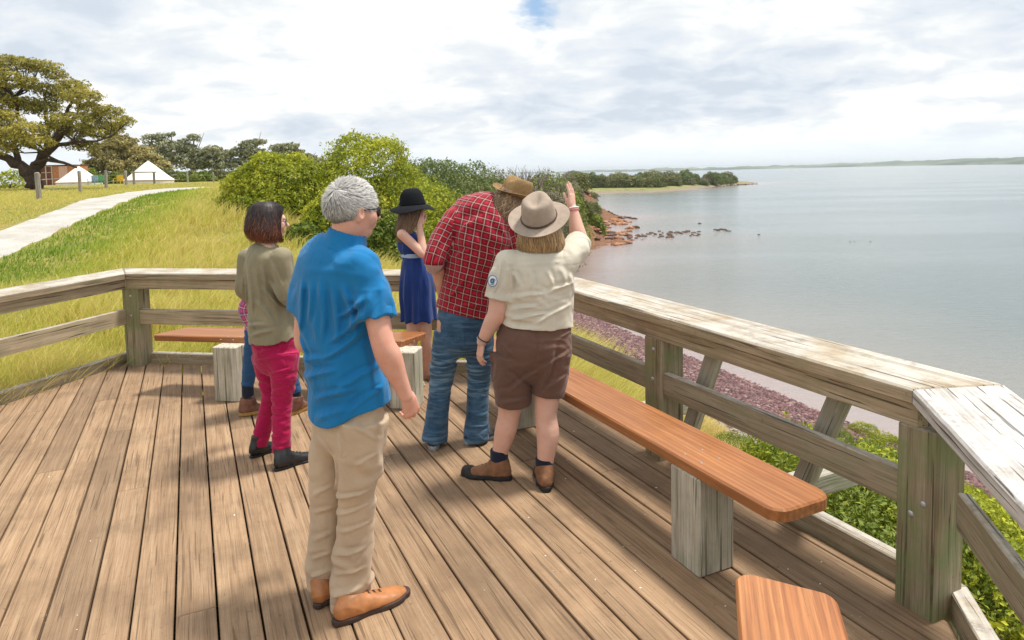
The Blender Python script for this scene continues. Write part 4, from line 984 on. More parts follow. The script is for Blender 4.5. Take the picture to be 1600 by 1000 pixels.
for px, yt, yb, w_ in ((62, 269, 313, 9), (126, 266.5, 301, 6), (166, 266, 294.5, 5.6), (197.5, 267, 288.6, 4.8), (209.5, 268.5, 288.4, 4.5), (241.5, 268.5, 288.4, 4.2), (293.5, 267.5, 287, 3), (334, 269, 286.2, 3), (367, 269.5, 285.3, 2.4)):
    p = T(px, yb); Yp = p.y
    if root is None: root = empty('field_fence', p, 'wire field fence with grey wooden posts and a gate frame', 'fence')
    h = pxh(yt, px, Yp)-p.z; T_ = Timber(); wd = w_*.72/1067*Yp
    lean = rr.uniform(-0.03, 0.03); T_.beam((p.x, p.y, p.z-0.3), (p.x+lean*h, p.y, p.z+h), wd, wd, cham=wd*0.2, up=(0, 1, 0)); T_.build('post', M_FPOST, root); tops.append((p, h))
for f_ in (0.35, 0.72):
    for i in range(len(tops)-1):
        if i == 4: continue
        a_, ha = tops[i]; b2, hb = tops[i+1]; o = link('wire', tube_mesh([[(a_+Vector((0, 0, ha*f_)), 0.008), (b2+Vector((0, 0, hb*f_)), 0.008)]], 4), M_STEEL, root)
a_, ha = tops[4]; b2, hb = tops[5]; T_ = Timber(); T_.beam(a_+Vector((-0.25, 0, ha*0.97)), b2+Vector((0.25, 0, hb*0.98)), 0.12, 0.12); T_.build('top_rail', M_FPOST, root)

# ---- shell grit and bits of leaf lying on the deck
def grit():
    rg = np.random.default_rng(77); n = 520; d = rg.uniform(-4, 2.6, n); s_ = rg.uniform(0.8, 7.5, n); near = rg.random(n) < .6; d = np.where(near, 2.7-np.abs(rg.normal(size=n))*.8, d)
    P = np.outer(d, np.array(tuple(BN)))+np.outer(s_, np.array(tuple(BD))); P = P[inside([(p.x, p.y) for p in outl(0.1)]+[(0.9, -1.5), (-4.6, -1.5)], P[:, 0], P[:, 1])]; n = len(P); r = .0018+.005*rg.random(n)**4
    base = np.array([(1, 0, 0), (0, 1, 0), (-1, 0, 0), (0, -1, 0), (0, 0, .7)]); V = np.concatenate([P, np.full((n, 1), .0016)], 1)[:, None]+base[None]*r[:, None, None]*(1+.5*(rg.random((n, 5, 1))-.5))
    F = (np.array([(0, 1, 4), (1, 2, 4), (2, 3, 4), (3, 0, 4)])[None]+np.arange(n)[:, None, None]*5).reshape(-1, 3); me = mesh_np('shell_grit', V.reshape(-1, 3), F, False); fattr(me, 'lv', np.repeat(rg.random(n), 5))
    mt, t, b = new_mat('shell_grit'); setin(t, b.inputs['Base Color'], ramp(t, attr(t, 'lv', 'Fac'), [(0, (.12, .08, .05)), (.35, (.5, .46, .4)), (1, (.75, .73, .68))])); tag(link('shell_grit', me, mt), 'white shell grit and bark crumbs scattered on the boards', 'grit', kind='stuff')
grit()
# ================================================================== PEOPLE (implicit surfaces meshed with surface nets)
def smin(a, b_, k):
    h = np.clip(0.5+0.5*(b_-a)/k, 0, 1); return b_+(a-b_)*h-k*h*(1-h)
def smax(a, b_, k): return -smin(-a, -b_, k)
def nrm(v): v = np.asarray(v, float); return v/np.linalg.norm(v)
class Tube:
    "elliptical tube through stations (centre, half width along side, half depth)"
    def __init__(s, sts, side, m=4, cap='round'):
        C = np.array([tuple(q[0]) for q in sts], float); A = np.array([q[1] for q in sts]); B = np.array([q[2] if len(q) > 2 else q[1] for q in sts]); n = len(C)
        def cr(X, i, u):
            p0, p1, p2, p3 = X[max(i-1, 0)], X[i], X[i+1], X[min(i+2, n-1)]
            return 0.5*((2*p1)+(-p0+p2)*u+(2*p0-5*p1+4*p2-p3)*u*u+(-p0+3*p1-3*p2+p3)*u**3)
        if n > 2 and m > 1:
            c, a, b_ = [], [], []
            for i in range(n-1):
                for k in range(m): u = k/m; c.append(cr(C, i, u)); a.append(cr(A, i, u)); b_.append(cr(B, i, u))
            c.append(C[-1]); a.append(A[-1]); b_.append(B[-1]); C, A, B = np.array(c), np.maximum(np.array(a), 1e-3), np.maximum(np.array(b_), 1e-3)
        s.C, s.A, s.B, s.cap = C, A, B, cap; side = nrm(side)
        T_ = np.gradient(C, axis=0); T_ /= np.linalg.norm(T_, axis=1)[:, None]+1e-12
        S = side[None]-T_*(T_@side)[:, None]; S /= np.linalg.norm(S, axis=1)[:, None]+1e-12; s.T, s.S, s.N = T_, S, np.cross(T_, S)
        s.L = np.r_[0, np.cumsum(np.linalg.norm(np.diff(C, axis=0), axis=1))]
    def param(s, P):
        best = np.full(len(P), 1e9); ti = np.zeros(len(P)); E = np.zeros(len(P)); s.st = np.zeros(len(P), bool); nseg = len(s.C)-1
        for i in range(nseg):
            e = s.C[i+1]-s.C[i]; l2 = e@e; w_ = P-s.C[i]; u0 = (w_@e)/l2; u = np.clip(u0, 0, 1); v = w_-u[:, None]*e; d = (v*v).sum(1); k = d < best
            best[k] = d[k]; ti[k] = (i+u)[k]; ov = np.zeros(len(P)); l = math.sqrt(l2)
            s.st[k] = (i == 0) & (u0[k] < 0)
            if i == 0: ov = np.where(u0 < 0, -u0*l, ov)
            if i == nseg-1: ov = np.where(u0 > 1, (u0-1)*l, ov)
            E[k] = ov[k]
        return ti, E
    def ev(s, P):
        ti, E = s.param(P); i = np.minimum(ti.astype(int), len(s.C)-2); f = (ti-i)[:, None]
        c = s.C[i]*(1-f)+s.C[i+1]*f; S = s.S[i]*(1-f)+s.S[i+1]*f; N_ = s.N[i]*(1-f)+s.N[i+1]*f; f = f[:, 0]; a = s.A[i]*(1-f)+s.A[i+1]*f; b_ = s.B[i]*(1-f)+s.B[i+1]*f
        v = P-c; x = (v*S).sum(1); y = (v*N_).sum(1); return ti, f, i, x, y, a, b_, E
    def __call__(s, P):
        ti, f, i, x, y, a, b_, E = s.ev(P); r = np.hypot(x, y)
        if s.cap == 'round':
            r = np.sqrt(r*r+E*E); kk = np.sqrt((x/a)**2+(y/b_)**2+(E/np.minimum(a, b_))**2)
            return np.where(kk > 1e-4, r*(1-1/np.maximum(kk, 1e-4)), -np.minimum(a, b_))
        if s.cap == 'rf':
            E0 = np.where(s.st, E, 0); E = np.where(s.st, 0, E); r = np.sqrt(r*r+E0*E0); kk = np.sqrt((x/a)**2+(y/b_)**2+(E0/np.minimum(a, b_))**2)
        else: kk = np.sqrt((x/a)**2+(y/b_)**2)
        d = np.where(kk > 1e-4, r*(1-1/np.maximum(kk, 1e-4)), -np.minimum(a, b_))
        return np.where(E > 0, np.maximum(d, E), d)
    def uv(s, P):
        ti, f, i, x, y, a, b_, E = s.ev(P); ang = np.arctan2(y/b_, x/a); return ang, s.L[i]*(1-f)+s.L[i+1]*f, 0.5*(a+b_)
def Ell(c, r, X=None, Y=None, Z=None):
    c = np.array(tuple(c), float); r = np.array(r, float); M = np.eye(3) if X is None else np.array([nrm(X), nrm(Y), nrm(Z)])
    def f(P):
        q = (P-c)@M.T; k0 = np.linalg.norm(q/r, axis=1); k1 = np.linalg.norm(q/(r*r), axis=1); return np.where(k1 > 1e-9, k0*(k0-1)/np.maximum(k1, 1e-9), -r.min())
    f.box = (c-r.max()-0.01, c+r.max()+0.01); return f
def Uni(parts):
    "parts: list of (fn, k)"
    def f(P):
        d = parts[0][0](P)
        for g, k in parts[1:]: d = smin(d, g(P), k) if k > 0 else np.minimum(d, g(P))
        return d
    return f
def sdf_mesh(fn, lo, hi, h):
    lo = np.array(lo, float); hi = np.array(hi, float); bs = 6; nb = np.ceil((hi-lo)/h/bs).astype(int)+1; n = nb*bs
    bc = np.stack(np.meshgrid(*[np.arange(k) for k in nb], indexing='ij'), -1).reshape(-1, 3)
    cd_ = fn(lo+(bc*bs+(bs-1)/2)*h); act = np.abs(cd_) < bs*h*1.35+0.012
    D = np.repeat(np.repeat(np.repeat(cd_.reshape(nb), bs, 0), bs, 1), bs, 2).astype(np.float32)
    loc = np.stack(np.meshgrid(*[np.arange(bs)]*3, indexing='ij'), -1).reshape(-1, 3); ab = bc[act]
    for i in range(0, len(ab), 900):
        I = (ab[i:i+900, None, :]*bs+loc[None]).reshape(-1, 3); D[I[:, 0], I[:, 1], I[:, 2]] = fn(lo+I*h)
    ins = D < 0; cnt = np.zeros(tuple(n-1), np.int8); offs = [(x, y, z) for x in (0, 1) for y in (0, 1) for z in (0, 1)]
    sl = lambda o: tuple(slice(o[k], n[k]-1+o[k]) for k in range(3))
    for o in offs: cnt += ins[sl(o)]
    cells = np.argwhere((cnt > 0) & (cnt < 8)); idm = np.full(tuple(n-1), -1, np.int32); idm[tuple(cells.T)] = np.arange(len(cells))
    acc = np.zeros((len(cells), 3)); num = np.zeros(len(cells))
    for o in offs:
        for ax in range(3):
            if o[ax]: continue
            p = list(o); p[ax] = 1; c0 = cells+np.array(o); c1 = cells+np.array(p); a = D[tuple(c0.T)]; b_ = D[tuple(c1.T)]; k = (a < 0) != (b_ < 0)
            t_ = np.where(k, a/np.where(k, a-b_, 1), 0); q = c0.astype(float); q[:, ax] += t_; acc[k] += q[k]; num[k] += 1
    V = lo+acc/num[:, None]*h; F = []
    for ax in range(3):
        sa = [slice(1, n[k]-1) for k in range(3)]; sb = list(sa); sa[ax] = slice(0, n[ax]-1); sb[ax] = slice(1, n[ax]); A_, B_ = ins[tuple(sa)], ins[tuple(sb)]
        E_ = np.argwhere(A_ != B_); st = np.array([1, 1, 1]); st[ax] = 0; E_ = E_+st; u, v = (ax+1) % 3, (ax+2) % 3
        def cid(du, dv): q = E_.copy(); q[:, u] -= du; q[:, v] -= dv; return idm[tuple(q.T)]
        q = np.stack([cid(1, 1), cid(0, 1), cid(0, 0), cid(1, 0)], 1); flip = ~ins[tuple(E_.T)]; q[flip] = q[flip][:, ::-1]; F.append(q[(q >= 0).all(1)])
    return V, np.concatenate(F)
def bounds(pts, pad): P = np.array([tuple(p) for p in pts]); return P.min(0)-pad, P.max(0)+pad
def merge(Ms):
    V, F, o = [], [], 0
    for v, f in Ms: V.append(v); F.append(f+o); o += len(v)
    return np.concatenate(V), np.concatenate(F)
def ridge(P, amp, sc, seed=0, warp=0.35):
    q = P*np.array(sc)+seed*7.7; w_ = vnoise(P*4.0+seed)-0.5; q = q+w_[:, None]*warp*4; n_ = vnoise(q); r = 1-np.abs(2*n_-1); return amp*1.5*(r*r*(3-2*r)-0.4)
def folds(P, F, cy):
    "cloth creases: F = list of (ax, az, bx, bz, amp, width); laid on the side of the garment that faces -Y of its centre cy"
    out = np.zeros(len(P)); wy = sstep(.05, -.03, P[:, 1]-cy)
    for (ax, az, bx, bz, amp, wd) in F:
        ex, ez = bx-ax, bz-az; l2 = ex*ex+ez*ez; l = math.sqrt(l2); t_ = ((P[:, 0]-ax)*ex+(P[:, 2]-az)*ez)/l2; tc = np.clip(t_, 0, 1)
        bow = .10*l*np.sin(tc*math.pi); s_ = ((P[:, 0]-ax)*(-ez)+(P[:, 2]-az)*ex)/l-bow*.5; e = np.clip(np.abs(t_-.5)*2, 0, 1.2); w_ = wd*(1.0-.35*tc)
        k = sstep(1.08, .45, e); out += amp*k*(np.exp(-(s_/w_)**2)-.65*np.exp(-((s_-1.7*w_)/(1.1*w_))**2))
    return out*wy
def fl(j, L, amp=.009, wd=.012):
    out = []
    for q in L: a = j(q[0], q[1]); b_ = j(q[2], q[3]); k = q[4] if len(q) > 4 else 1.0; out.append((a.x, a.z, b_.x, b_.z, amp*k, wd*(.8+.4*random.random())))
    return out
# ---- fabric & skin materials
def cloth(name, col, weave=900, wrinkle=0.35, sheen=0.15, var=0.10, ext=None, rough=0.85, wsc=(9, 9, 9)):
    mt, t, b = new_mat(name); P = objco(t)
    n1 = noise(t, P, 5, 4, 0.6); n2 = noise(t, P, weave, 2, 0.6)
    c = ramp(t, n1, [(0.3, tuple(x*(1-var) for x in col)), (0.7, tuple(min(1, x*(1+var)) for x in col))]) if ext is None else ext(t, P)
    c = mix(t, ramp(t, n2, [(0.35, 0.22), (0.6, 0.0)]), c, tuple(x*0.6 for x in col))
    setin(t, b.inputs['Base Color'], c); b.inputs['Roughness'].default_value = rough; b.inputs['Sheen Weight'].default_value = sheen; b.inputs['Specular IOR Level'].default_value = 0.2
    v = vscale(t, P, tuple(q*0.75 for q in wsc)); w1 = noise(t, v, 1.0, 2, 0.4, 0.7); w2 = noise(t, v, 2.7, 2, 0.5, 0.5)
    rd = mathn(t, 'ABSOLUTE', mathn(t, 'SUBTRACT', w1, 0.5)); b1 = bump(t, b, mathn(t, 'ADD', mathn(t, 'MULTIPLY', rd, 1.3), mathn(t, 'MULTIPLY', w2, 0.12)), wrinkle*1.1, 0.045)
    bump(t, b, n2, 0.25, 0.0008, b1); return mt
def plaid(cols, cell, name, sc=1.0):
    "cols: base, dark, line"
    def ext(t, P):
        uv = attr(t, 'pl'); sp = t.nodes.new('ShaderNodeSeparateXYZ'); t.links.new(uv, sp.inputs[0])
        def band(o):
            f = mathn(t, 'FRACT', mathn(t, 'DIVIDE', o, cell)); d = mathn(t, 'ABSOLUTE', mathn(t, 'SUBTRACT', f, 0.5)); return d
        du, dv = band(sp.outputs[0]), band(sp.outputs[1]); res = cols[0]
        for d in (du, dv): res = mix(t, ramp(t, d, [(0.18, 0.0), (0.30, 0.62)]), res, cols[1])
        if len(cols) > 3:
            for o in (sp.outputs[0], sp.outputs[1]):
                f = mathn(t, 'FRACT', mathn(t, 'DIVIDE', o, cell*2)); res = mix(t, ramp(t, f, [(0.3, 0.0), (0.33, 0.6), (0.55, 0.6), (0.58, 0.0)]), res, cols[3])
        for d in (du, dv): res = mix(t, ramp(t, d, [(0.44, 0.0), (0.46, 0.75), (0.482, 0.75), (0.493, 0.4)]), res, cols[2])
        return res
    return cloth(name, cols[0], ext=ext, wrinkle=0.3)
M_SKIN = {}
def skin(name, col):
    mt, t, b = new_mat(name); P = objco(t); n1 = noise(t, P, 18, 4, 0.6); n2 = noise(t, P, 160, 3, 0.6)
    c = ramp(t, n1, [(0.3, (col[0]*0.97, col[1]*0.84, col[2]*0.80)), (0.55, col), (0.8, (min(1, col[0]*1.05), col[1]*1.08, col[2]*1.08))])
    c = mix(t, ramp(t, n2, [(0.6, 0.0), (0.75, 0.25)]), c, (col[0]*0.75, col[1]*0.5, col[2]*0.45))
    setin(t, b.inputs['Base Color'], c); b.inputs['Roughness'].default_value = 0.5; b.inputs['Subsurface Weight'].default_value = 0.12; b.inputs['Subsurface Radius'].default_value = (0.02, 0.008, 0.004); b.inputs['Subsurface Scale'].default_value = 0.5
    b.inputs['Specular IOR Level'].default_value = 0.35; bump(t, b, n2, 0.15, 0.001); return mt
SK_FAIR = skin('fair_skin', (0.66, 0.40, 0.31)); SK_RUDDY = skin('ruddy_skin', (0.66, 0.35, 0.26)); SK_TAN = skin('tan_skin', (0.58, 0.34, 0.24))
M_BLUESH = cloth('blue_shirt', (0.008, 0.165, 0.40), wrinkle=0.45, wsc=(9, 9, 5)); M_CHINO = cloth('beige_chino', (0.50, 0.38, 0.265), wrinkle=0.35, wsc=(8, 8, 7)); M_OLIVE = cloth('olive_blouse', (0.255, 0.225, 0.145), wrinkle=0.4, wsc=(10, 10, 4))
M_MAROON = cloth('raspberry_jeans', (0.38, 0.006, 0.07), wrinkle=0.5, wsc=(8, 8, 16)); M_KHAKI = cloth('stone_shirt', (0.62, 0.57, 0.47), wrinkle=0.45, wsc=(8, 8, 8)); M_BROWN = cloth('brown_shorts', (0.14, 0.075, 0.055), wrinkle=0.4, wsc=(8, 8, 10))
M_NAVY = cloth('navy_dress', (0.010, 0.035, 0.17), wrinkle=0.4, wsc=(16, 16, 3)); M_SOCK = cloth('dark_sock', (0.012, 0.016, 0.035), wrinkle=0.2); M_BELT = cloth('pale_sash', (0.32, 0.42, 0.60), wrinkle=0.3)
def denim_ext(t, P):
    n1 = noise(t, vscale(t, P, (6, 6, 3.5)), 1.0, 4, 0.6); w_ = noise(t, vscale(t, P, (6, 6, 55)), 1.0, 3, 0.5, 0.5)
    c = ramp(t, n1, [(0.35, (0.018, 0.05, 0.10)), (0.6, (0.05, 0.12, 0.21))]); sp = t.nodes.new('ShaderNodeSeparateXYZ'); t.links.new(P, sp.inputs[0])
    zz = ramp(t, sp.outputs[2], [(0.02, 0.7), (0.12, 0.4), (0.30, 0.35), (0.40, 1.0), (0.60, 1.0), (0.72, 0.35), (0.8, 0.3)])
    return mix(t, mathn(t, 'MULTIPLY', ramp(t, w_, [(0.46, 0.0), (0.62, 0.6)]), zz), c, (0.22, 0.36, 0.48))
M_DENIM = cloth('washed_denim', (0.04, 0.10, 0.19), ext=denim_ext, wrinkle=0.5, wsc=(8, 8, 16)); M_LEGGING = cloth('blue_leggings', (0.02, 0.08, 0.20), wrinkle=0.4, wsc=(8, 8, 16))
M_REDPL = plaid([(0.40, 0.008, 0.028), (0.06, 0.003, 0.008), (0.55, 0.42, 0.37)], 0.041, 'red_check'); M_PINKPL = plaid([(0.62, 0.10, 0.22), (0.20, 0.04, 0.16), (0.75, 0.68, 0.72), (0.08, 0.06, 0.22)], 0.05, 'pink_check')
M_TANLE = plain('tan_leather', (0.40, 0.165, 0.06), 0.42, 25, 0.2, 0.2, 0.002); M_BRSOLE = plain('dark_sole', (0.055, 0.032, 0.025), 0.6, 60, 0.2, 0.1); M_BLKLE = plain('black_leather', (0.012, 0.012, 0.014), 0.33, 30, 0.2, 0.25, 0.002, 0.5)
M_BLKSOLE = plain('black_rubber', (0.014, 0.014, 0.014), 0.6, 60, 0.2, 0.1); M_BOOT = plain('brown_nubuck', (0.21, 0.095, 0.045), 0.75, 25, 0.3, 0.3, 0.003); M_BOOTK = plain('brown_boot', (0.17, 0.075, 0.05), 0.6, 25, 0.3, 0.3, 0.003); M_YSOLE = plain('honey_sole', (0.40, 0.22, 0.055), 0.6, 60, 0.2, 0.1)
M_SNEAK = plain('dark_runner', (0.03, 0.032, 0.036), 0.7, 60, 0.4, 0.3, 0.003); M_GREYSOLE = plain('grey_runner_sole', (0.26, 0.26, 0.27), 0.6, 50, 0.3, 0.1); M_SANDAL = plain('beige_sandal', (0.48, 0.36, 0.28), 0.5, 30, 0.1, 0.1)
M_FELTB = plain('black_felt', (0.010, 0.011, 0.014), 0.9, 200, 0.3, 0.2, 0.001, 0.15); M_FELTT = plain('tan_felt', (0.27, 0.175, 0.085), 0.95, 30, 0.2, 0.25, 0.002, 0.1); M_FELTG = plain('taupe_felt', (0.36, 0.29, 0.235), 0.95, 30, 0.10, 0.2, 0.001, 0.1)
M_BAND = plain('braided_leather', (0.10, 0.05, 0.03), 0.5, 150, 0.4, 0.6, 0.004); M_LENS = plain('dark_glass', (0.02, 0.015, 0.012), 0.12, 10, 0.1, 0, spec=0.6); M_LACE = plain('lace', (0.30, 0.22, 0.10), 0.8, 100, 0.2, 0); M_LACED = plain('dark_lace', (0.05, 0.03, 0.02), 0.8, 100, 0.2, 0)
M_WHITE = plain('white_fabric', (0.78, 0.78, 0.76), 0.7, 60, 0.05, 0); M_BADGE = plain('badge_blue', (0.05, 0.14, 0.30), 0.7, 60, 0.1, 0); M_SILVER = plain('silver', (0.55, 0.53, 0.5), 0.35, 80, 0.2, 0.1, metal=0.6); M_PINKB = plain('pink_wristband', (0.72, 0.22, 0.30), 0.6, 80, 0.1, 0)
M_EYE = plain('eye_white', (0.75, 0.72, 0.7), 0.25, 10, 0.05, 0)
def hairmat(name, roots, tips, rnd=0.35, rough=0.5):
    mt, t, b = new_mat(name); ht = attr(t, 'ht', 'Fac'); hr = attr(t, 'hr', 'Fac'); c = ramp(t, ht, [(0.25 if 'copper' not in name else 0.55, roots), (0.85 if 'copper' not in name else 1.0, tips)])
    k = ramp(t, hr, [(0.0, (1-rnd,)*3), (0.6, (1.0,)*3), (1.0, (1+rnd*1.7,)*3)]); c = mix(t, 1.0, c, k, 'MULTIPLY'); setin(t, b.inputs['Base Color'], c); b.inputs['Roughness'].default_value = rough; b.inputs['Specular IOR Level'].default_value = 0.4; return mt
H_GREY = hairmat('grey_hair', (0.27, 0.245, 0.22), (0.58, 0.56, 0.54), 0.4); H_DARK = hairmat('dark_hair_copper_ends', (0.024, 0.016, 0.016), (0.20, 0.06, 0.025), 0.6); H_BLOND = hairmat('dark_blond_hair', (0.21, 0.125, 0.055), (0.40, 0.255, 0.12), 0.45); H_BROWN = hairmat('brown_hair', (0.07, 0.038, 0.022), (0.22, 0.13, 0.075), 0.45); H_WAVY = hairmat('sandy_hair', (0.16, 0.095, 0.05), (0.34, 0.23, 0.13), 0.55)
# ---- head
class Frame:
    def __init__(s, c, az, pitch=0.0, roll=0.0, sc=1.0):
        f = Vector((math.sin(az), math.cos(az), 0)); r = Vector((math.cos(az), -math.sin(az), 0)); u = Vector((0, 0, 1))
        q = Matrix.Rotation(pitch, 3, r); f = q @ f; u = q @ u; q = Matrix.Rotation(roll, 3, f); r = q @ r; u = q @ u
        s.c, s.r, s.f, s.u, s.sc = Vector(c), r, f, u, sc
    def p(s, x, y, z): return s.c+(s.r*x+s.f*y+s.u*z)*s.sc
    def pn(s, A): return np.array(tuple(s.c))+(A[:, 0:1]*np.array(tuple(s.r))+A[:, 1:2]*np.array(tuple(s.f))+A[:, 2:3]*np.array(tuple(s.u)))*s.sc
def head_parts(H):
    X, Y_, Z = H.r, H.f, H.u; E = lambda c, r: Ell(H.p(*c), [q*H.sc for q in r], X, Y_, Z); k = H.sc
    P = [(E((0, -.012, .028), (.074, .096, .088)), 0), (E((0, .026, -.022), (.062, .068, .084)), .03*k), (E((0, .052, -.090), (.028, .028, .022)), .035*k), (E((0, .082, .022), (.046, .016, .012)), .02*k),
         (Tube([(H.p(0, .092, .008), .008*k), (H.p(0, .114, -.026), .013*k)], X), .014*k), (E((0, .093, -.056), (.023, .010, .006)), .008*k), (E((0, .091, -.067), (.020, .010, .007)), .006*k),
         (E((.042, .062, -.03), (.022, .024, .022)), .03*k), (E((-.042, .062, -.03), (.022, .024, .022)), .03*k)]
    for sx in (-1, 1):
        ear = Ell(H.p(sx*.079, -.008, -.012), (.010*k, .019*k, .033*k), X+Y_*(-sx*.5), Y_+X*(sx*.5), Z); dent = Ell(H.p(sx*.091, -.002, -.008), (.008*k, .011*k, .020*k), X, Y_, Z)
        P.append(((lambda e, d: (lambda P_: smax(e(P_), -d(P_), .004)))(ear, dent), .008*k))
    return P
def eyes(H, root):
    for sx in (-1, 1):
        bm = bmesh.new(); bmesh.ops.create_uvsphere(bm, u_segments=12, v_segments=8, radius=.0115*H.sc, matrix=Matrix.Translation(H.p(sx*.031, .0815, .004)))
        me = bpy.data.meshes.new('eye'); bm.to_mesh(me); bm.free(); link('eye', me, M_EYE, root)
# ---- hand
def hand_fn(wr, d, back, thumb, curl=(.5, .5, .5, .5), spread=0.03, sc=1.0, th_out=0.6, th_curl=0.4):
    "wr wrist, d towards the fingers, back = normal of the back of the hand, thumb = +-1 along cross(d, back)"
    y = Vector(d).normalized(); z = Vector(back); z = (z-y*z.dot(y)).normalized(); x = y.cross(z)*thumb; w_ = Vector(wr)
    L = lambda a, b_, c: w_+(x*a+y*b_+z*c)*sc
    P = [(Tube([(L(0, -.03, 0), .027*sc, .021*sc), (L(0, .01, 0), .028*sc, .019*sc), (L(.002, .05, -.002), .039*sc, .016*sc), (L(0, .088, -.001), .038*sc, .012*sc)], x, 3), 0)]
    P.append((Ell(L(.026, .03, -.010), (.017*sc, .028*sc, .014*sc), x, y, z), .012*sc))
    for i, (bx, by, ln) in enumerate(((.028, .086, .075), (.0095, .092, .084), (-.010, .089, .078), (-.028, .081, .062))):
        c = curl[i]; ang = 0; p = L(bx, by, -.001); r = (.0092, .0095, .009, .0078)[i]*sc; pts = [(L(bx*.8, by-.03, -.002), r*.9), (p, r*1.05)]; dx = (bx/0.028)*spread
        for k, (fr, cc) in enumerate(((.45, .75), (.30, 1.0), (.25, .75))):
            ang += c*cc; dd = (y*math.cos(ang)-z*math.sin(ang)+x*dx).normalized(); p = p+dd*(ln*fr*sc); pts.append((p, r*(.95, .86, .74)[k]))
        for a, b_ in zip(pts[:-1], pts[1:]): P.append((Tube([(a[0], a[1]), (b_[0], b_[1])], x, 1), .0035*sc))
    d1 = (x*th_out+y*.75-z*.28).normalized(); d2 = (x*(th_out-th_curl)+y*.85-z*.35).normalized(); p0 = L(.020, .018, -.006); p1 = p0+d1*.042*sc; p2 = p1+d2*.030*sc; p3 = p2+(d2-x*th_curl*.4).normalized()*.022*sc
    for a, b_, ra, rb in ((p0, p1, .0135, .0115), (p1, p2, .0112, .010), (p2, p3, .010, .0078)): P.append((Tube([(a, ra*sc), (b_, rb*sc)], x, 1), .005*sc))
    f = Uni(P); c = L(0, .08, 0); r = .135*sc; f.lohi = (np.array(tuple(c))-r, np.array(tuple(c))+r); return f
# ---- shoes
def shoe(root, heel, toe, width, mat, solemat, shaft=None, sole_h=.022, laces=None, h=0.004, kind='shoe', collar=None, top=1.0, cap=0.0):
    a = Vector(heel); b_ = Vector(toe); d = (b_-a); L = d.length; d.normalize(); s = Vector((d.y, -d.x, 0)); w_ = width/2; P = lambda x, z, y=0: a+d*(x*L)+Vector((0, 0, z))+s*y
    zt = top
    up = Tube([(P(.10, .045), w_*.62, .045), (P(.22, .045), w_*.74, .052*zt), (P(.42, .036), w_*.80, .048*zt), (P(.62, .028), w_*.95, .036*zt), (P(.82, .022), w_*.92, .028), (P(.94, .018), w_*.62, .021)], s, 4)
    parts = [(up, 0)]
    if shaft:
        ank, r0, zs = shaft; ank = Vector(ank); top_ = P(.2, .03).lerp(Vector((ank.x, ank.y, zs)), 1.0); parts.append((Tube([(P(.2, .035), w_*.7, .05), (P(.2, .035).lerp(top_, .6), r0, r0*1.12), (top_, r0, r0*1.1)], s, 3, 'flat'), .03))
    U = Uni(parts); g = lambda Q: smax(U(Q)+ridge(Q, .0008, (38, 38, 60), 3), sole_h-0.001-Q[:, 2], .003)
    lo, hi = bounds([P(0, 0), P(1, .1), P(.2, .12)]+([Vector((shaft[0][0], shaft[0][1], shaft[2]))] if shaft else []), .07); V, F = sdf_mesh(g, lo, hi, h); o = link(kind, mesh_np(kind, V, F), mat, root)
    so = Tube([(P(.05, .012), w_*.50, .05), (P(.2, .012), w_*.76, .05), (P(.42, .012), w_*.74, .05), (P(.68, .012), w_*1.04, .05), (P(.86, .012), w_*.95, .05), (P(.96, .012), w_*.6, .05)], s, 4)
    dn = np.array(tuple(d)); an = np.array(tuple(a)); g2 = lambda Q: smax(smax(so(Q), Q[:, 2]-sole_h-cap*sstep(.72, .93, ((Q-an)@dn)/L), .004), 0.001-Q[:, 2], .003)
    V, F = sdf_mesh(g2, *bounds([P(0, 0), P(1, 0), P(.9, .05)], .07), h*.8); link('sole', mesh_np('sole', V, F), solemat, o)
    if laces:
        pa = []
        for i, x in enumerate((.36, .44, .52, .60)):
            z0 = np.interp(x, [.22, .42, .62], [.045+.052*zt, .036+.048*zt, .028+.036*zt])+.001
            for q in (-1, 1): pa.append([(P(x, z0-.013, -q*w_*.42), .0026), (P(x+.02, z0+.003, 0), .0026), (P(x+.05, z0-.016, q*w_*.42), .0026)])
        link('laces', tube_mesh(pa, 5), laces, o)
    return o
# ---- hair
def ribbons(Pth, nrmv, width, hr, t0=None):
    "Pth (n,K,3), nrmv (n,K,3)"
    n, K, _ = Pth.shape; T_ = np.gradient(Pth, axis=1); S = np.cross(T_, nrmv); S /= np.linalg.norm(S, axis=2)[..., None]+1e-9
    tt = np.linspace(0, 1, K); wd = width*(1-0.75*tt**2.5); wd = (wd[None, :]*np.ones((n, 1)) if np.ndim(width) == 0 else wd)[..., None]
    V = np.stack([Pth-S*wd/2, Pth+S*wd/2], 2).reshape(-1, 3); b0 = (np.arange(n)*K*2)[:, None]+np.arange(K-1)[None]*2; b0 = b0.ravel()
    F = np.stack([b0, b0+1, b0+3, b0+2], 1); ht = np.repeat(np.broadcast_to(tt, (n, K)).ravel(), 2) if t0 is None else np.repeat(t0.ravel(), 2)
    return V, F, ht, np.repeat(hr, K*2)
def hair_obj(root, chunks, mat):
    V, F, o, ht, hr = [], [], 0, [], []
    for v, f, a, b_ in chunks: V.append(v); F.append(f+o); o += len(v); ht.append(a); hr.append(b_)
    me = mesh_np('hair', np.concatenate(V), np.concatenate(F)); fattr(me, 'ht', np.concatenate(ht)); fattr(me, 'hr', np.concatenate(hr)); return link('hair', me, mat, root)
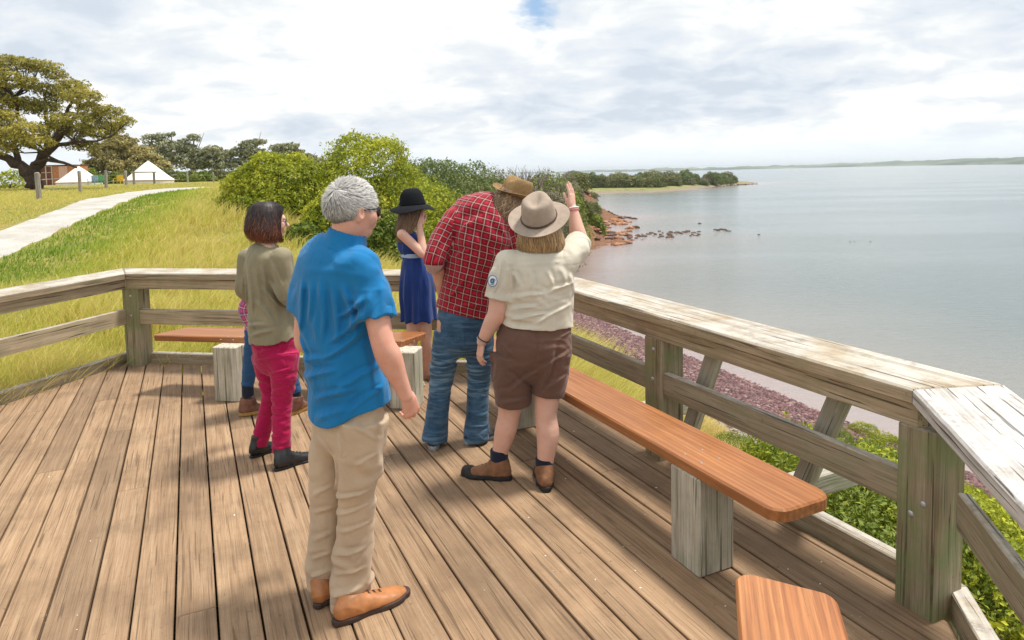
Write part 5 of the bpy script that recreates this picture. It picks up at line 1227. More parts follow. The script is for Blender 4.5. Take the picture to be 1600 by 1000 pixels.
def bob(root, H, prof, face, n, mat, width=.004, wave=0.0, seed=1, messy=0.006, K=14, hr_c=None, lenvar=.12, clump=0):
    "prof: list of (z, rx, ry, yoff); face(z) -> half angle of the bare face sector"
    rg = np.random.default_rng(seed); pr_ = np.array(prof, float); dl = np.r_[0, np.cumsum(np.linalg.norm(np.diff(pr_[:, :3], axis=0), axis=1))]; tot = dl[-1]
    def at(th, t_): l = t_*tot; z = np.interp(l, dl, pr_[:, 0]); rx = np.interp(l, dl, pr_[:, 1]); ry = np.interp(l, dl, pr_[:, 2]); yo = np.interp(l, dl, pr_[:, 3]); return np.stack([np.sin(th)*rx, np.cos(th)*ry+yo, z], -1)
    fz = lambda t_: face(np.interp(t_*tot, dl, pr_[:, 0]))
    # base shell
    nt_, na = 22, 56; tt = np.linspace(0.0, .93, nt_); V = []
    for t_ in tt:
        g = fz(t_); th = np.linspace(g, 2*math.pi-g, na); p = at(th, np.full(na, t_)); p[:, :2] *= 0.955; p += 0.004*(vnoise(p*60)[:, None]-.5); V.append(p)
    V = np.concatenate(V); i = (np.arange(nt_-1)[:, None]*na+np.arange(na-1)[None]).ravel(); F = np.stack([i, i+1, i+1+na, i+na], 1)
    ch = [(H.pn(V), F, np.repeat(tt, na), np.full(len(V), .25))]
    u0 = rg.random(n)**.8*.55; u1 = 1-lenvar*rg.random(n); th0 = rg.random(n)*2*math.pi
    if clump: cth = rg.random(clump)*2*math.pi; ci = rg.integers(0, clump, n); d = (cth[ci]-th0+math.pi) % (2*math.pi)-math.pi; mk = np.abs(d) < .35; th0 = np.where(mk, th0+d*.55, th0)
    t_ = u0[:, None]+(u1-u0)[:, None]*np.linspace(0, 1, K)[None]; g = fz(t_); drift = (rg.random(n)-.5)[:, None]*.35*(t_-u0[:, None]); th = th0[:, None]+drift+wave*np.sin(t_*16+rg.random(n)[:, None]*6.3)*t_
    th = th % (2*math.pi); th = np.clip(th, g, 2*math.pi-g); p = at(th, t_); rad = 1+messy*10*((rg.random(n)-.35)[:, None])*t_+wave*.4*np.sin(t_*19+rg.random(n)[:, None]*6.3)*t_; p[..., :2] *= rad[..., None]
    q = H.pn(p.reshape(-1, 3)).reshape(p.shape); ctr = np.array(tuple(H.p(0, -.01, 0))); nn = q-ctr; nn[..., 2] *= .3; nn /= np.linalg.norm(nn, axis=2)[..., None]
    ch.append(ribbons(q, nn, width*H.sc, rg.random(n), np.clip(t_+(rg.random(n)-.5)[:, None]*.45, 0, 1))); return hair_obj(root, ch, mat)
def short_hair(root, H, n, mat, seed=2):
    rg = np.random.default_rng(seed); c = np.array([0, -.012, .024]); r = np.array([.075, .098, .098]); u = unit(n*3, rg); p = c+u*r
    ear = (np.abs(p[:, 1]+.008) < .03) & (p[:, 2] < .022) & (np.abs(p[:, 0]) > .05)
    ok = ((p[:, 1] < .048+(p[:, 2]-.03)*.55) | (p[:, 2] > .085)) & (p[:, 2] > -.075) & ~ear & ~((p[:, 2] < .01) & (p[:, 1] > .012)); p = p[ok][:n]; u = u[ok][:n]; n = len(p)
    # scalp cap under the strands
    wh = c+nrm([.25, -.75, .62])*r; dirv = p-wh; dirv /= np.linalg.norm(dirv, axis=1)[:, None]+1e-6; sw = np.cross(u, dirv)*.45; d = dirv+sw+unit(n, rg)*.28; d -= u*(d*u).sum(1)[:, None]; d /= np.linalg.norm(d, axis=1)[:, None]
    low = sstep(.03, -.05, p[:, 2]); d[:, 2] -= low*1.2; d /= np.linalg.norm(d, axis=1)[:, None]
    L = (.040*(1-low)+.014*low)*(.7+.6*rg.random(n)); K = 5; s = np.linspace(0, 1, K); q = p[:, None]+d[:, None]*(L[:, None]*s)[..., None]
    v = (q-c)/r; q = c+r*v/np.linalg.norm(v, axis=2)[..., None]*(1.0+(0.03+.20*(1-low)*rg.random(n)**1.5)[:, None]*s**1.3+.02)[..., None]
    w_ = H.pn(q.reshape(-1, 3)).reshape(q.shape); nn = w_-np.array(tuple(H.p(*c))); nn /= np.linalg.norm(nn, axis=2)[..., None]
    hr = np.clip(rg.random(n)*.8-.35*low, 0, 1); t0 = np.clip(s[None]*.4+.75*(1-low[:, None])-.1+0*L[:, None], 0, 1)
    chunks = [ribbons(w_, nn, .0036*H.sc, hr, t0)]
    # scalp
    bm = bmesh.new(); bmesh.ops.create_uvsphere(bm, u_segments=48, v_segments=32, radius=1); V = np.array([v_.co[:] for v_ in bm.verts])*np.array([.0755, .0985, .0985])+c; Fq = [[v_.index for v_ in f.verts] for f in bm.faces]; bm.free()
    keep = []
    for f in Fq:
        m_ = V[f].mean(0)
        if ((m_[1] < .045+(m_[2]-.03)*.55) or m_[2] > .085) and m_[2] > -.072 and not (abs(m_[1]+.008) < .028 and m_[2] < .020 and abs(m_[0]) > .05) and not (m_[2] < .01 and m_[1] > .01): keep.append(f if len(f) == 4 else f+[f[-1]])
    keep = [f for f in keep if len(set(f)) == 4]; z = V[:, 2]; tl = np.clip(sstep(-.05, .03, z)*.8, 0, 1)
    chunks.append((H.pn(V), np.array(keep), tl, np.full(len(V), .3))); return hair_obj(root, chunks, mat)
# ---- hats
def hat(root_label, H, zb, crown, brim, mat, bandmat, crease, label, cat='hat', droop=0.0, curl=0.0, pinch=0.0, bandh=.018, name='hat'):
    "crown: (rx, ry, height); brim: (rx, ry). a thing that the person wears: child of the person"
    n = 72; rings = []; cx, cy, ch = crown; bx, by = brim
    prof = [(1.0, 1, 0.0), (.97, 1, .0), (.88, 1, 0), (.72, 1, 0), (.5, 1, 0), (.25, 1, 0), (.06, 1, 0), (0.0, 1, .004), (0, 0, .02), (0, 0, .12), (0, 0, .3), (0, 0, .5), (0, 0, .7), (0, 0, .84), (0, 0, .93), (0, 0, .985), (0, 0, 1.0), (0, 0, 1.0), (0, 0, 1.0), (0, 0, 1.0)]
    inw = [0]*8+([0, .01, .03, .06, .10, .14, .20, .30, .45, .62, .80, .97] if crease != 'dome' else [0, .0, .02, .06, .14, .24, .36, .48, .60, .72, .85, .97]); V = []
    for (bfr, isb, z), iw in zip(prof, inw):
        for i in range(n):
            a = 2*math.pi*i/n; sx, cy_ = math.sin(a), math.cos(a)
            if isb: rx = cx+(bx-cx)*bfr; ry = cy+(by-cy)*bfr; zz = z-droop*bfr**2*(1+.35*math.sin(3*a+1))+curl*bfr**2*(sx*sx)-.012*bfr*(cy_ > 0)*cy_
            else: rx = cx*(1-iw); ry = cy*(1-iw); zz = z*ch
            x, y = rx*sx, ry*cy_
            if not isb and z > .55:
                r_ = math.hypot(x/cx, y/cy); 
                if crease == 'tear': zz -= .036*math.exp(-((x/.026)**2+((y+.01)/.058)**2))*min(1, (z-.55)/.4); zz += .004*(1-r_); x *= 1-pinch*sstep(-.02, .09, y)*min(1, (z-.55)/.35); zz += .012*sstep(-.03, -.085, y)*0
                elif crease == 'long': zz -= .030*math.exp(-(x/.028)**2)*min(1, (z-.55)/.4)
                elif crease == 'dome': zz += .020*(1-r_*r_)-.0
            V.append((x, y, zb+zz+(.0025*(random.random()-.5) if 0 else 0)))
    V = np.array(V); m_ = len(prof); F = np.array([(k*n+i, k*n+(i+1) % n, (k+1)*n+(i+1) % n, (k+1)*n+i) for k in range(m_-1) for i in range(n)])
    me = mesh_np(name, H.pn(V), F); bm = bmesh.new(); bm.from_mesh(me); bm.verts.ensure_lookup_table(); bm.faces.new([bm.verts[(m_-1)*n+i] for i in range(n)]); bmesh.ops.recalc_face_normals(bm, faces=bm.faces); bm.to_mesh(me); bm.free()
    o = link(name, me, mat, root_label); md = o.modifiers.new('thick', 'SOLIDIFY'); md.thickness = .004; md.offset = -1
    if bandmat:
        Vb = []
        for z, k in ((.0035, .003), (bandh*.5, .0065), (bandh, .003)):
            for i in range(n): a = 2*math.pi*i/n; Vb.append(((cx+k)*math.sin(a), (cy+k)*math.cos(a), zb+z))
        Fb = np.array([(k*n+i, k*n+(i+1) % n, (k+1)*n+(i+1) % n, (k+1)*n+i) for k in range(2) for i in range(n)]); link('hat_band', mesh_np('hat_band', H.pn(np.array(Vb)), Fb), bandmat, o)
    return o
def garment(root, name, fn, lo, hi, h, mat, tubes=None, cellscale=1.0):
    V, F = sdf_mesh(fn, lo, hi, h); me = mesh_np(name, V, F)
    if tubes:
        fc = V[F].mean(1); reg = np.argmin(np.stack([t_(fc) for t_ in tubes]), 0); uv = np.zeros((len(F), 4, 3), np.float32)
        for k, t_ in enumerate(tubes):
            m_ = reg == k
            if m_.any():
                ang, l, r = t_.uv(V[F[m_]].reshape(-1, 3)); ang = ang.reshape(-1, 4); ref = ang[:, :1]; ang = ref+((ang-ref+math.pi) % (2*math.pi)-math.pi); ax_ = t_.C[-1]-t_.C[0]; ax_ /= np.linalg.norm(ax_); l = V[F[m_]].reshape(-1, 3)@ax_ if k == 0 else l; rr_ = (.17, .075, .075)[min(k, 2)] if cellscale == 1 else (.12, .05, .05)[min(k, 2)]
                uv[m_, :, 0] = ang*rr_+(k*.02); uv[m_, :, 1] = l.reshape(-1, 4)+(k*.013)
        fattr(me, 'pl', uv.reshape(-1, 3), 'CORNER', 'FLOAT_VECTOR')
    return link(name, me, mat, root)
def side_of(az): return (math.cos(az), -math.sin(az), 0)
def strip(pts, r, n=5): return tube_mesh([[(p, r) for p in pts]], n)
def J(Y): return lambda px, py, dy=0.0: W(px, py, Y+dy)
def body_mesh(root, parts, pts, skinm, hands=(), head=None, h=.006):
    Ms = [sdf_mesh(Uni(parts), *bounds(pts, .12), h)]
    for f in hands: Ms.append(sdf_mesh(f, f.lohi[0], f.lohi[1], .0026))
    if head is not None: c = tuple(head.p(0, 0, 0)); Ms.append(sdf_mesh(Uni(head_parts(head)), np.array(c)-.16, np.array(c)+.16, .0036))
    V, F = merge(Ms); o = link('body', mesh_np('body', V, F), skinm, root); return o
def ground_empty(px, py, label, group='people on the viewing deck'):
    p = G(px, py, 0); return empty('person', (p.x, p.y, 0), label, 'person', group)
def limb(pts, side, cap='round'): return Tube(pts, side, 4, cap)
# ------------------------------------------------------------------ grey haired man in the blue shirt
def man_blue():
    Y = 2.78; j = J(Y); az = R(33); sd_ = side_of(az); root = ground_empty(545, 955, 'grey haired man in a bright blue short sleeved shirt and beige trousers, nearest the camera')
    H = Frame(j(551, 329, .0), R(50), R(-4), R(0), 1.0)
    tor = [(j(541, 368), .062, .058), (j(537, 380), .090, .075), (j(531, 391), .140, .093), (j(527, 404), .172, .108), (j(522, 430), .174, .120), (j(521, 470), .168, .124), (j(525, 515), .163, .124), (j(535, 565), .168, .130), (j(543, 610), .178, .136), (j(546, 664), .182, .140)]
    torso = Tube(tor, sd_, 4, 'flat'); core = Tube([(c, a-.02, b_-.02) for c, a, b_ in tor[1:-1]], sd_)
    sR, eR, wR = j(573, 418, -.08), j(598, 535, -.15), j(634, 618, -.10); sL, eL, wL = j(487, 416, .10), j(476, 528, .06), j(500, 560, .22)
    armR = limb([(sR, .046), (sR.lerp(eR, .5), .050), (eR, .046), (eR.lerp(wR, .28), .051), (eR.lerp(wR, .7), .036), (wR, .0285)], sd_); armL = limb([(sL, .055), (sL.lerp(eL, .5), .05), (eL, .044), (eL.lerp(wL, .3), .044), (wL, .028)], sd_)
    neck = limb([(j(536, 392), .075), (j(540, 368), .064), (H.p(0, -.015, -.05), .060)], sd_)
    legs = [Tube([(j(520, 650, .05), .07), (j(508, 785, .05), .045), (j(504, 905, .04), .036)], sd_), Tube([(j(568, 650, -.05), .07), (j(558, 785, -.04), .045), (j(548, 930, -.02), .036)], sd_)]
    hd = hand_fn(wR, (j(649, 655, -.06)-wR), Vector((.55, -.75, .2)), -1, (.75, .85, .95, 1.0), sc=.98, th_out=.35); hl = hand_fn(wL, Vector((.6, .7, .1)), (0, 0, 1), 1)
    body_mesh(root, [(core, 0), (neck, .03), (armR, .02), (armL, .02), (legs[0], .02), (legs[1], .02), (Uni(head_parts(H)), .03)], [c for c, _, _ in tor]+[sR, eR, wR, sL, eL, wL, H.p(0, 0, 0), j(506, 905), j(548, 930)], SK_RUDDY, [hd, hl], H)
    eyes(H, root)
    slR = Tube([(sR+Vector((-.02, 0, .005)), .070, .076), (sR.lerp(eR, .35), .068, .072), (sR.lerp(eR, .66), .066, .07)], sd_, 3, 'rf'); slL = Tube([(sL+Vector((.02, 0, .0)), .068, .074), (sL.lerp(eL, .3), .066, .07), (sL.lerp(eL, .55), .066, .07)], sd_, 3, 'rf')
    Fv = np.array([math.sin(az), math.cos(az)]); cb = np.array(tuple(tor[-1][0]))[:2]
    FB = fl(j, [(480, 428, 474, 520), (497, 430, 492, 500), (512, 428, 518, 520), (530, 430, 540, 530), (548, 432, 566, 515), (586, 450, 540, 486, 1.2), (582, 474, 526, 524, 1.2), (578, 505, 515, 548, 1.2), (470, 562, 522, 545), (474, 588, 545, 560, 1.2), (538, 596, 602, 560), (498, 612, 572, 590), (556, 628, 606, 592), (466, 520, 492, 562), (503, 640, 560, 618), (604, 425, 612, 485, .8), (592, 440, 580, 492, .8), (476, 420, 588, 424, .25)], .0125, .0135)
    def shirt(P):
        t_ = torso(P); a = slR(P); b_ = slL(P); d = smin(smin(t_, a, .06), b_, .06)-folds(P, FB, 2.78)
        q = P[:, :2]-cb; c = (q@Fv)/(np.linalg.norm(q, axis=1)+1e-6); zl = tor[-1][0].z+.035+.075*(1-c*c)+.02*(c > 0)*c
        yoke = np.exp(-((P[:, 2]-1.36)/.006)**2)*.0015; d = d-ridge(P, .011, (12, 12, 2.4), 1)*sstep(1.40, 1.30, P[:, 2])-ridge(P, .009, (6, 6, 15), 2, .6)*sstep(1.15, .95, P[:, 2])-yoke
        d = d-ridge(P, .008, (12, 12, 12), 5, .8)*np.exp(-((np.minimum(a, b_)+.0)/.05)**2); return smax(d, zl-P[:, 2], .006)
    sh = garment(root, 'shirt', shirt, *bounds([c for c, _, _ in tor]+[sR, sL, slR.C[-1], slL.C[-1]], .24), .0055, M_BLUESH)
    # collar
    col = Tube([(j(536, 389), .112, .098), (j(540, 376), .092, .084), (j(544, 361), .077, .072)], sd_, 3, 'flat'); coli = Tube([(j(536, 396), .085, .075), (j(545, 352), .069, .064)], sd_, 1)
    V, F = sdf_mesh(lambda P: smax(col(P), -coli(P), .003), *bounds([j(538, 388), j(545, 360)], .14), .004); link('collar', mesh_np('collar', V, F), M_BLUESH, sh)
    # sleeve cuffs (turned edge)
    for s_, k in ((slR, 1), (slL, 1)):
        c0, c1 = s_.C[-1], s_.C[-3]; dd = nrm(c0-c1); a, b_ = s_.A[-1], s_.B[-1]
        ct = Tube([(c0-dd*.026, a+.004, b_+.004), (c0+dd*.001, a+.0045, b_+.0045)], sd_, 1, 'flat'); V, F = sdf_mesh(lambda P: ct(P)-ridge(P, .004, (14, 14, 14), 5, .8), c0-.13, c0+.13, .0045); link('cuff', mesh_np('cuff', V, F), M_BLUESH, sh)
    # trousers
    pel = Tube([(j(544, 602), .150, .095), (j(544, 640), .164, .112), (j(545, 668), .15, .115)], sd_, 3)
    kL, kR = j(508, 785, .05), j(558, 785, -.04); aL, aR = j(503, 912, .04), j(549, 936, -.02)
    lL = Tube([(j(524, 655, .06), .086, .102), (j(517, 715, .06), .076, .088), (kL+Vector((.016, 0, 0)), .065, .072), (j(508, 850, .05), .060, .066), (aL+Vector((.004, 0, -.012)), .056, .064)], sd_, 4, 'flat')
    lR = Tube([(j(567, 655, -.06), .092, .105), (j(563, 715, -.06), .085, .095), (kR, .071, .076), (j(552, 860, -.03), .072, .078), (aR+Vector((0, 0, -.03)), .074, .084)], sd_, 4, 'flat')
    FC = fl(j, [(500, 672, 532, 704), (562, 640, 602, 672), (531, 690, 529, 762), (568, 704, 600, 690), (524, 764, 590, 745, 1.2), (524, 792, 586, 770, 1.2), (527, 817, 588, 800), (488, 772, 524, 755), (487, 802, 523, 790), (489, 842, 521, 830), (486, 872, 519, 862), (522, 852, 581, 838, 1.2), (524, 882, 580, 868, 1.3), (522, 912, 576, 895, 1.3), (524, 934, 573, 918, 1.2), (486, 897, 518, 888, 1.2), (597, 680, 583, 900, .5), (540, 655, 548, 690)], .0075, .010)
    def trs(P):
        legs_ = smin(lL(P), lR(P), .006); d = smin(pel(P), legs_, .03)-folds(P, FC, 2.8); kz = np.exp(-((P[:, 2]-.50)/.12)**2)+np.exp(-((P[:, 2]-.14)/.10)**2)*1.6+.35
        return d-ridge(P, .0085, (7, 7, 17), 7, .7)*kz-ridge(P, .006, (10, 10, 4), 8, .5)
    garment(root, 'trousers', trs, *bounds([j(518, 640), j(570, 600), aL, aR], .2), .0055, M_CHINO)
    shoe(root, G(523, 977), G(634, 928), .108, M_TANLE, M_BRSOLE, (aR+Vector((-.0, .0, 0)), .052, .11), .024, M_BRSOLE)
    shoe(root, G(496, 950), G(545, 905), .100, M_TANLE, M_BRSOLE, (aL, .050, .11), .024, M_BRSOLE)
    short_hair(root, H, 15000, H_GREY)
    # sunglasses
    g = empty('sunglasses', tuple(root.location)); g.parent = root; g.location = (0, 0, 0)
    def P_(x, y, z): return H.p(x, y, z)
    link('temple', strip([P_(.079, -.005, .004), P_(.079, .05, .009), P_(.072, .085, .011)], .0032), M_BLKLE, g); link('temple', strip([P_(-.079, -.005, .004), P_(-.079, .05, .009), P_(-.072, .085, .011)], .0032), M_BLKLE, g)
    for sx in (-1, 1):
        e = Ell(P_(sx*.038, .098, -.002), (.034, .006, .023), H.r-H.f*(sx*.35), H.f+H.r*(sx*.35), H.u); c = np.array(tuple(P_(sx*.038, .098, 0))); V, F = sdf_mesh(e, c-.05, c+.05, .003); link('lens', mesh_np('lens', V, F), M_LENS, g)
man_blue()
# ------------------------------------------------------------------ woman in olive blouse
def woman_olive():
    Y = 4.25; j = J(Y); az = R(55); sd_ = side_of(az); root = ground_empty(432, 722, 'dark haired woman in an olive blouse and raspberry pink trousers, leftmost adult')
    H = Frame(j(420, 346, 0), R(62), R(-3), 0, .99)
    tor = [(j(416, 379), .06, .055), (j(415, 386), .12, .075), (j(413, 398), .158, .098), (j(412, 422), .160, .108), (j(414, 450), .148, .110), (j(420, 482), .150, .118), (j(426, 508), .168, .135), (j(429, 527), .172, .14)]
    torso = Tube(tor, sd_, 4, 'flat'); core = Tube([(c, a-.02, b_-.02) for c, a, b_ in tor[1:-1]], sd_)
    sR, eR, wR = j(440, 402, -.12), j(448, 462, -.12), j(486, 455, .10); sL, eL, wL = j(388, 402, .13), j(384, 455, .12), j(420, 470, .32)
    neck = limb([(j(415, 392), .055), (j(417, 376), .048), (H.p(0, -.01, -.06), .046)], sd_)
    kR, aR, kL, aL = j(441, 625, -.08), j(440, 704, -.09), j(424, 620, .08), j(405, 694, .08)
    legs = [Tube([(j(443, 555, -.06), .055), (kR, .038), (aR, .03)], sd_), Tube([(j(418, 555, .06), .055), (kL, .038), (aL, .03)], sd_)]
    arms = [limb([(sR, .04), (eR, .035), (wR, .024)], sd_), limb([(sL, .04), (eL, .035), (wL, .024)], sd_)]
    hr = hand_fn(wR, (.7, .6, .1), (0, -.3, 1), -1, sc=.88); hl = hand_fn(wL, (.8, .3, 0), (0, -.5, 1), 1, sc=.88)
    body_mesh(root, [(core, 0), (neck, .03), (arms[0], .02), (arms[1], .02), (legs[0], .02), (legs[1], .02), (Uni(head_parts(H)), .03)], [c for c, _, _ in tor]+[sR, eR, wR, sL, eL, wL, H.p(0, 0, 0), aR, aL], SK_FAIR, [hr, hl], H, .007)
    eyes(H, root)
    slR = Tube([(sR, .062, .066), (sR.lerp(eR, .5), .056, .06), (eR, .054, .054), (eR.lerp(wR, .5), .046, .046), (eR.lerp(wR, .85), .038, .038)], sd_, 4, 'rf'); slL = Tube([(sL, .058, .062), (sL.lerp(eL, .5), .054, .057), (eL, .052, .052), (eL.lerp(wL, .85), .038, .038)], sd_, 4, 'rf')
    FO = fl(j, [(384, 410, 390, 482), (397, 410, 404, 492), (408, 408, 420, 480), (420, 408, 428, 450), (436, 400, 455, 440, 1.3), (418, 440, 452, 482, 1.4), (408, 462, 444, 500, 1.3), (390, 506, 432, 498), (398, 520, 446, 506, 1.3), (428, 430, 456, 466), (384, 488, 412, 512), (378, 420, 382, 455)], .010, .013)
    def shirt(P):
        d = smin(smin(torso(P), slR(P), .03), slL(P), .03)-folds(P, FO, 4.25); d = d-ridge(P, .008, (16, 16, 3.5), 11)*sstep(1.40, 1.25, P[:, 2])-ridge(P, .009, (7, 7, 18), 12, .6)*sstep(1.0, .84, P[:, 2]); return d
    sh = garment(root, 'blouse', shirt, *bounds([c for c, _, _ in tor]+[sR, eR, wR, sL, eL, wL], .2), .0065, M_OLIVE)
    col = Tube([(j(415, 388), .075, .068), (j(417, 378), .066, .060), (j(418, 372), .060, .055)], sd_, 3, 'flat'); coli = Tube([(j(415, 392), .058, .052), (j(419, 362), .054, .049)], sd_, 1)
    V, F = sdf_mesh(lambda P: smax(col(P), -coli(P), .003), *bounds([j(415, 388), j(418, 372)], .11), .004); link('collar', mesh_np('collar', V, F), M_OLIVE, sh)
    FM = fl(j, [(398, 562, 442, 550), (428, 577, 468, 565), (434, 602, 460, 594, 1.2), (430, 614, 458, 610), (430, 628, 456, 628), (429, 644, 453, 642), (428, 672, 452, 668), (427, 690, 455, 686, 1.3), (408, 548, 456, 530, 1.2), (400, 536, 424, 542), (410, 600, 432, 596), (405, 650, 425, 646), (396, 680, 415, 676)], .0065, .009)
    pel = Tube([(j(428, 508), .145, .115), (j(430, 530), .158, .142), (j(431, 555), .15, .13)], sd_, 3)
    lR = Tube([(j(443, 552, -.07), .088, .098), (j(444, 585, -.09), .072, .08), (kR, .056, .060), (j(440, 660, -.09), .052, .056), (aR, .047, .052)], sd_, 4, 'flat'); lL = Tube([(j(416, 552, .07), .082, .095), (j(422, 590, .09), .068, .075), (kL, .054, .058), (j(414, 658, .09), .048, .052), (aL, .044, .048)], sd_, 4, 'flat')
    garment(root, 'trousers', lambda P: smin(pel(P), smin(lR(P), lL(P), .010), .03)-folds(P, FM, 4.25)-ridge(P, .006, (9, 9, 30), 14, .8)*(np.exp(-((P[:, 2]-.45)/.12)**2)+np.exp(-((P[:, 2]-.12)/.09)**2)+.3), *bounds([j(415, 508), j(445, 560), aR, aL], .2), .006, M_MAROON)
    shoe(root, G(430, 736), G(493, 714), .09, M_BLKLE, M_BLKSOLE, (aR, .045, .13), .016, M_BLKLE); shoe(root, G(393, 716), G(438, 698), .088, M_BLKLE, M_BLKSOLE, (aL, .043, .13), .016)
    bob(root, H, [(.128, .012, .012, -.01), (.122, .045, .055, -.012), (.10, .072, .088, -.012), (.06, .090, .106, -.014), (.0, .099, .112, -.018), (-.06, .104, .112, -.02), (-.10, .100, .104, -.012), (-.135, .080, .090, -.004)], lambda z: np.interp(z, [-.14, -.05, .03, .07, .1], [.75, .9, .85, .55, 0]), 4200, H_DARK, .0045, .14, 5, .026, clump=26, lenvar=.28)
    fr = empty('glasses', (0, 0, 0)); fr.parent = root
    for sx in (-1, 1):
        pts = [H.p(sx*.034+.021*math.cos(a), .1, -.002+.019*math.sin(a)) for a in np.linspace(0, 2*math.pi, 15)]; link('rim', strip(pts, .0018), M_BLKLE, fr)
        link('temple', strip([H.p(sx*.056, .098, .004), H.p(sx*.074, .05, .006), H.p(sx*.078, -.01, .004)], .0018), M_BLKLE, fr)
woman_olive()
# ------------------------------------------------------------------ child behind her
def child():
    Y = 5.12; j = J(Y); az = R(105); sd_ = side_of(az); root = ground_empty(424, 646, 'child in pink checks, blue leggings and brown boots, mostly hidden by the woman in olive')
    H = Frame(j(420, 402, 0), R(95), 0, 0, .92)
    tor = [(j(417, 424), .045, .045), (j(416, 430), .10, .065), (j(414, 442), .125, .08), (j(411, 465), .12, .085), (j(408, 490), .118, .09), (j(406, 512), .125, .095)]
    torso = Tube(tor, sd_, 4, 'flat'); core = Tube([(c, a-.02, b_-.02) for c, a, b_ in tor[1:-1]], sd_)
    sR, eR, wR = j(400, 444, -.12), j(383, 484, -.12), j(394, 512, -.10); sL, eL, wL = j(426, 444, .12), j(430, 480, .14), j(430, 505, .2)
    kR, aR, kL, aL = j(392, 562, -.05), j(387, 606, -.02), j(446, 566, .0), j(462, 616, .0)
    body_mesh(root, [(core, 0), (limb([(j(416, 436), .045), (H.p(0, -.01, -.05), .042)], sd_), .02), (limb([(sR, .035), (eR, .03), (wR, .022)], sd_), .02), (limb([(sL, .035), (eL, .03), (wL, .022)], sd_), .02), (limb([(j(400, 520, -.03), .05), (kR, .035), (aR, .028)], sd_), .02), (limb([(j(414, 520, .03), .05), (kL, .035), (aL, .028)], sd_), .02), (Uni(head_parts(H)), .02)],
              [c for c, _, _ in tor]+[sR, eR, wR, sL, wL, H.p(0, 0, 0), aR, aL], SK_FAIR, [hand_fn(wR, (.3, -.1, -.9), (-.6, -.6, 0), -1, sc=.75), hand_fn(wL, (.2, .3, -.9), (0, .6, 0), 1, sc=.75)], H, .007); eyes(H, root)
    slR = Tube([(sR, .052), (sR.lerp(eR, .5), .048), (eR, .045), (wR, .034)], sd_, 4, 'rf'); slL = Tube([(sL, .05), (eL, .044), (wL, .034)], sd_, 4, 'rf')
    garment(root, 'shirt', lambda P: smin(smin(torso(P), slR(P), .02), slL(P), .02)-ridge(P, .006, (14, 14, 10), 21), *bounds([c for c, _, _ in tor]+[sR, eR, wR, sL, eL, wL], .16), .006, M_PINKPL, [torso, slR, slL], .7)
    lg = [Tube([(j(400, 520, -.04), .078), (kR, .054), (aR+Vector((0, 0, .02)), .043)], sd_, 4, 'flat'), Tube([(j(414, 520, .04), .078), (kL, .054), (aL+Vector((0, 0, .02)), .043)], sd_, 4, 'flat'), Tube([(j(407, 508), .11, .09), (j(406, 525), .11, .09)], sd_, 1)]
    garment(root, 'leggings', lambda P: smin(smin(lg[0](P), lg[1](P), .015), lg[2](P), .03)-ridge(P, .005, (9, 9, 28), 22), *bounds([j(400, 508), aR, aL, kR, kL], .16), .006, M_LEGGING)
    for a_, hpx, tpx in ((aR, (374, 646), (408, 640)), (aL, (455, 661), (484, 646))):
        so_ = Tube([(a_+Vector((0, 0, .04)), .043), (a_+Vector((0, 0, -.06)), .044)], sd_, 1, 'flat'); V, F = sdf_mesh(so_, *bounds([a_], .12), .005); link('sock', mesh_np('sock', V, F), M_SOCK, root)
        hp = G(*hpx); tp = G(*tpx); d = (tp-hp).normalized(); q = Vector((a_.x, a_.y, 0))-d*.06; shoe(root, q, q+d*.225, .10, M_BOOTK, M_YSOLE, (a_, .052, .13), .032, M_LACE, top=1.15)
    bob(root, H, [(.128, .012, .012, -.01), (.10, .072, .088, -.012), (.05, .088, .102, -.014), (-.05, .092, .104, -.02), (-.13, .08, .088, -.02)], lambda z: np.interp(z, [-.14, .03, .07, .1], [.8, .8, .5, 0]), 900, H_BROWN, .006, .03, 6)
child()
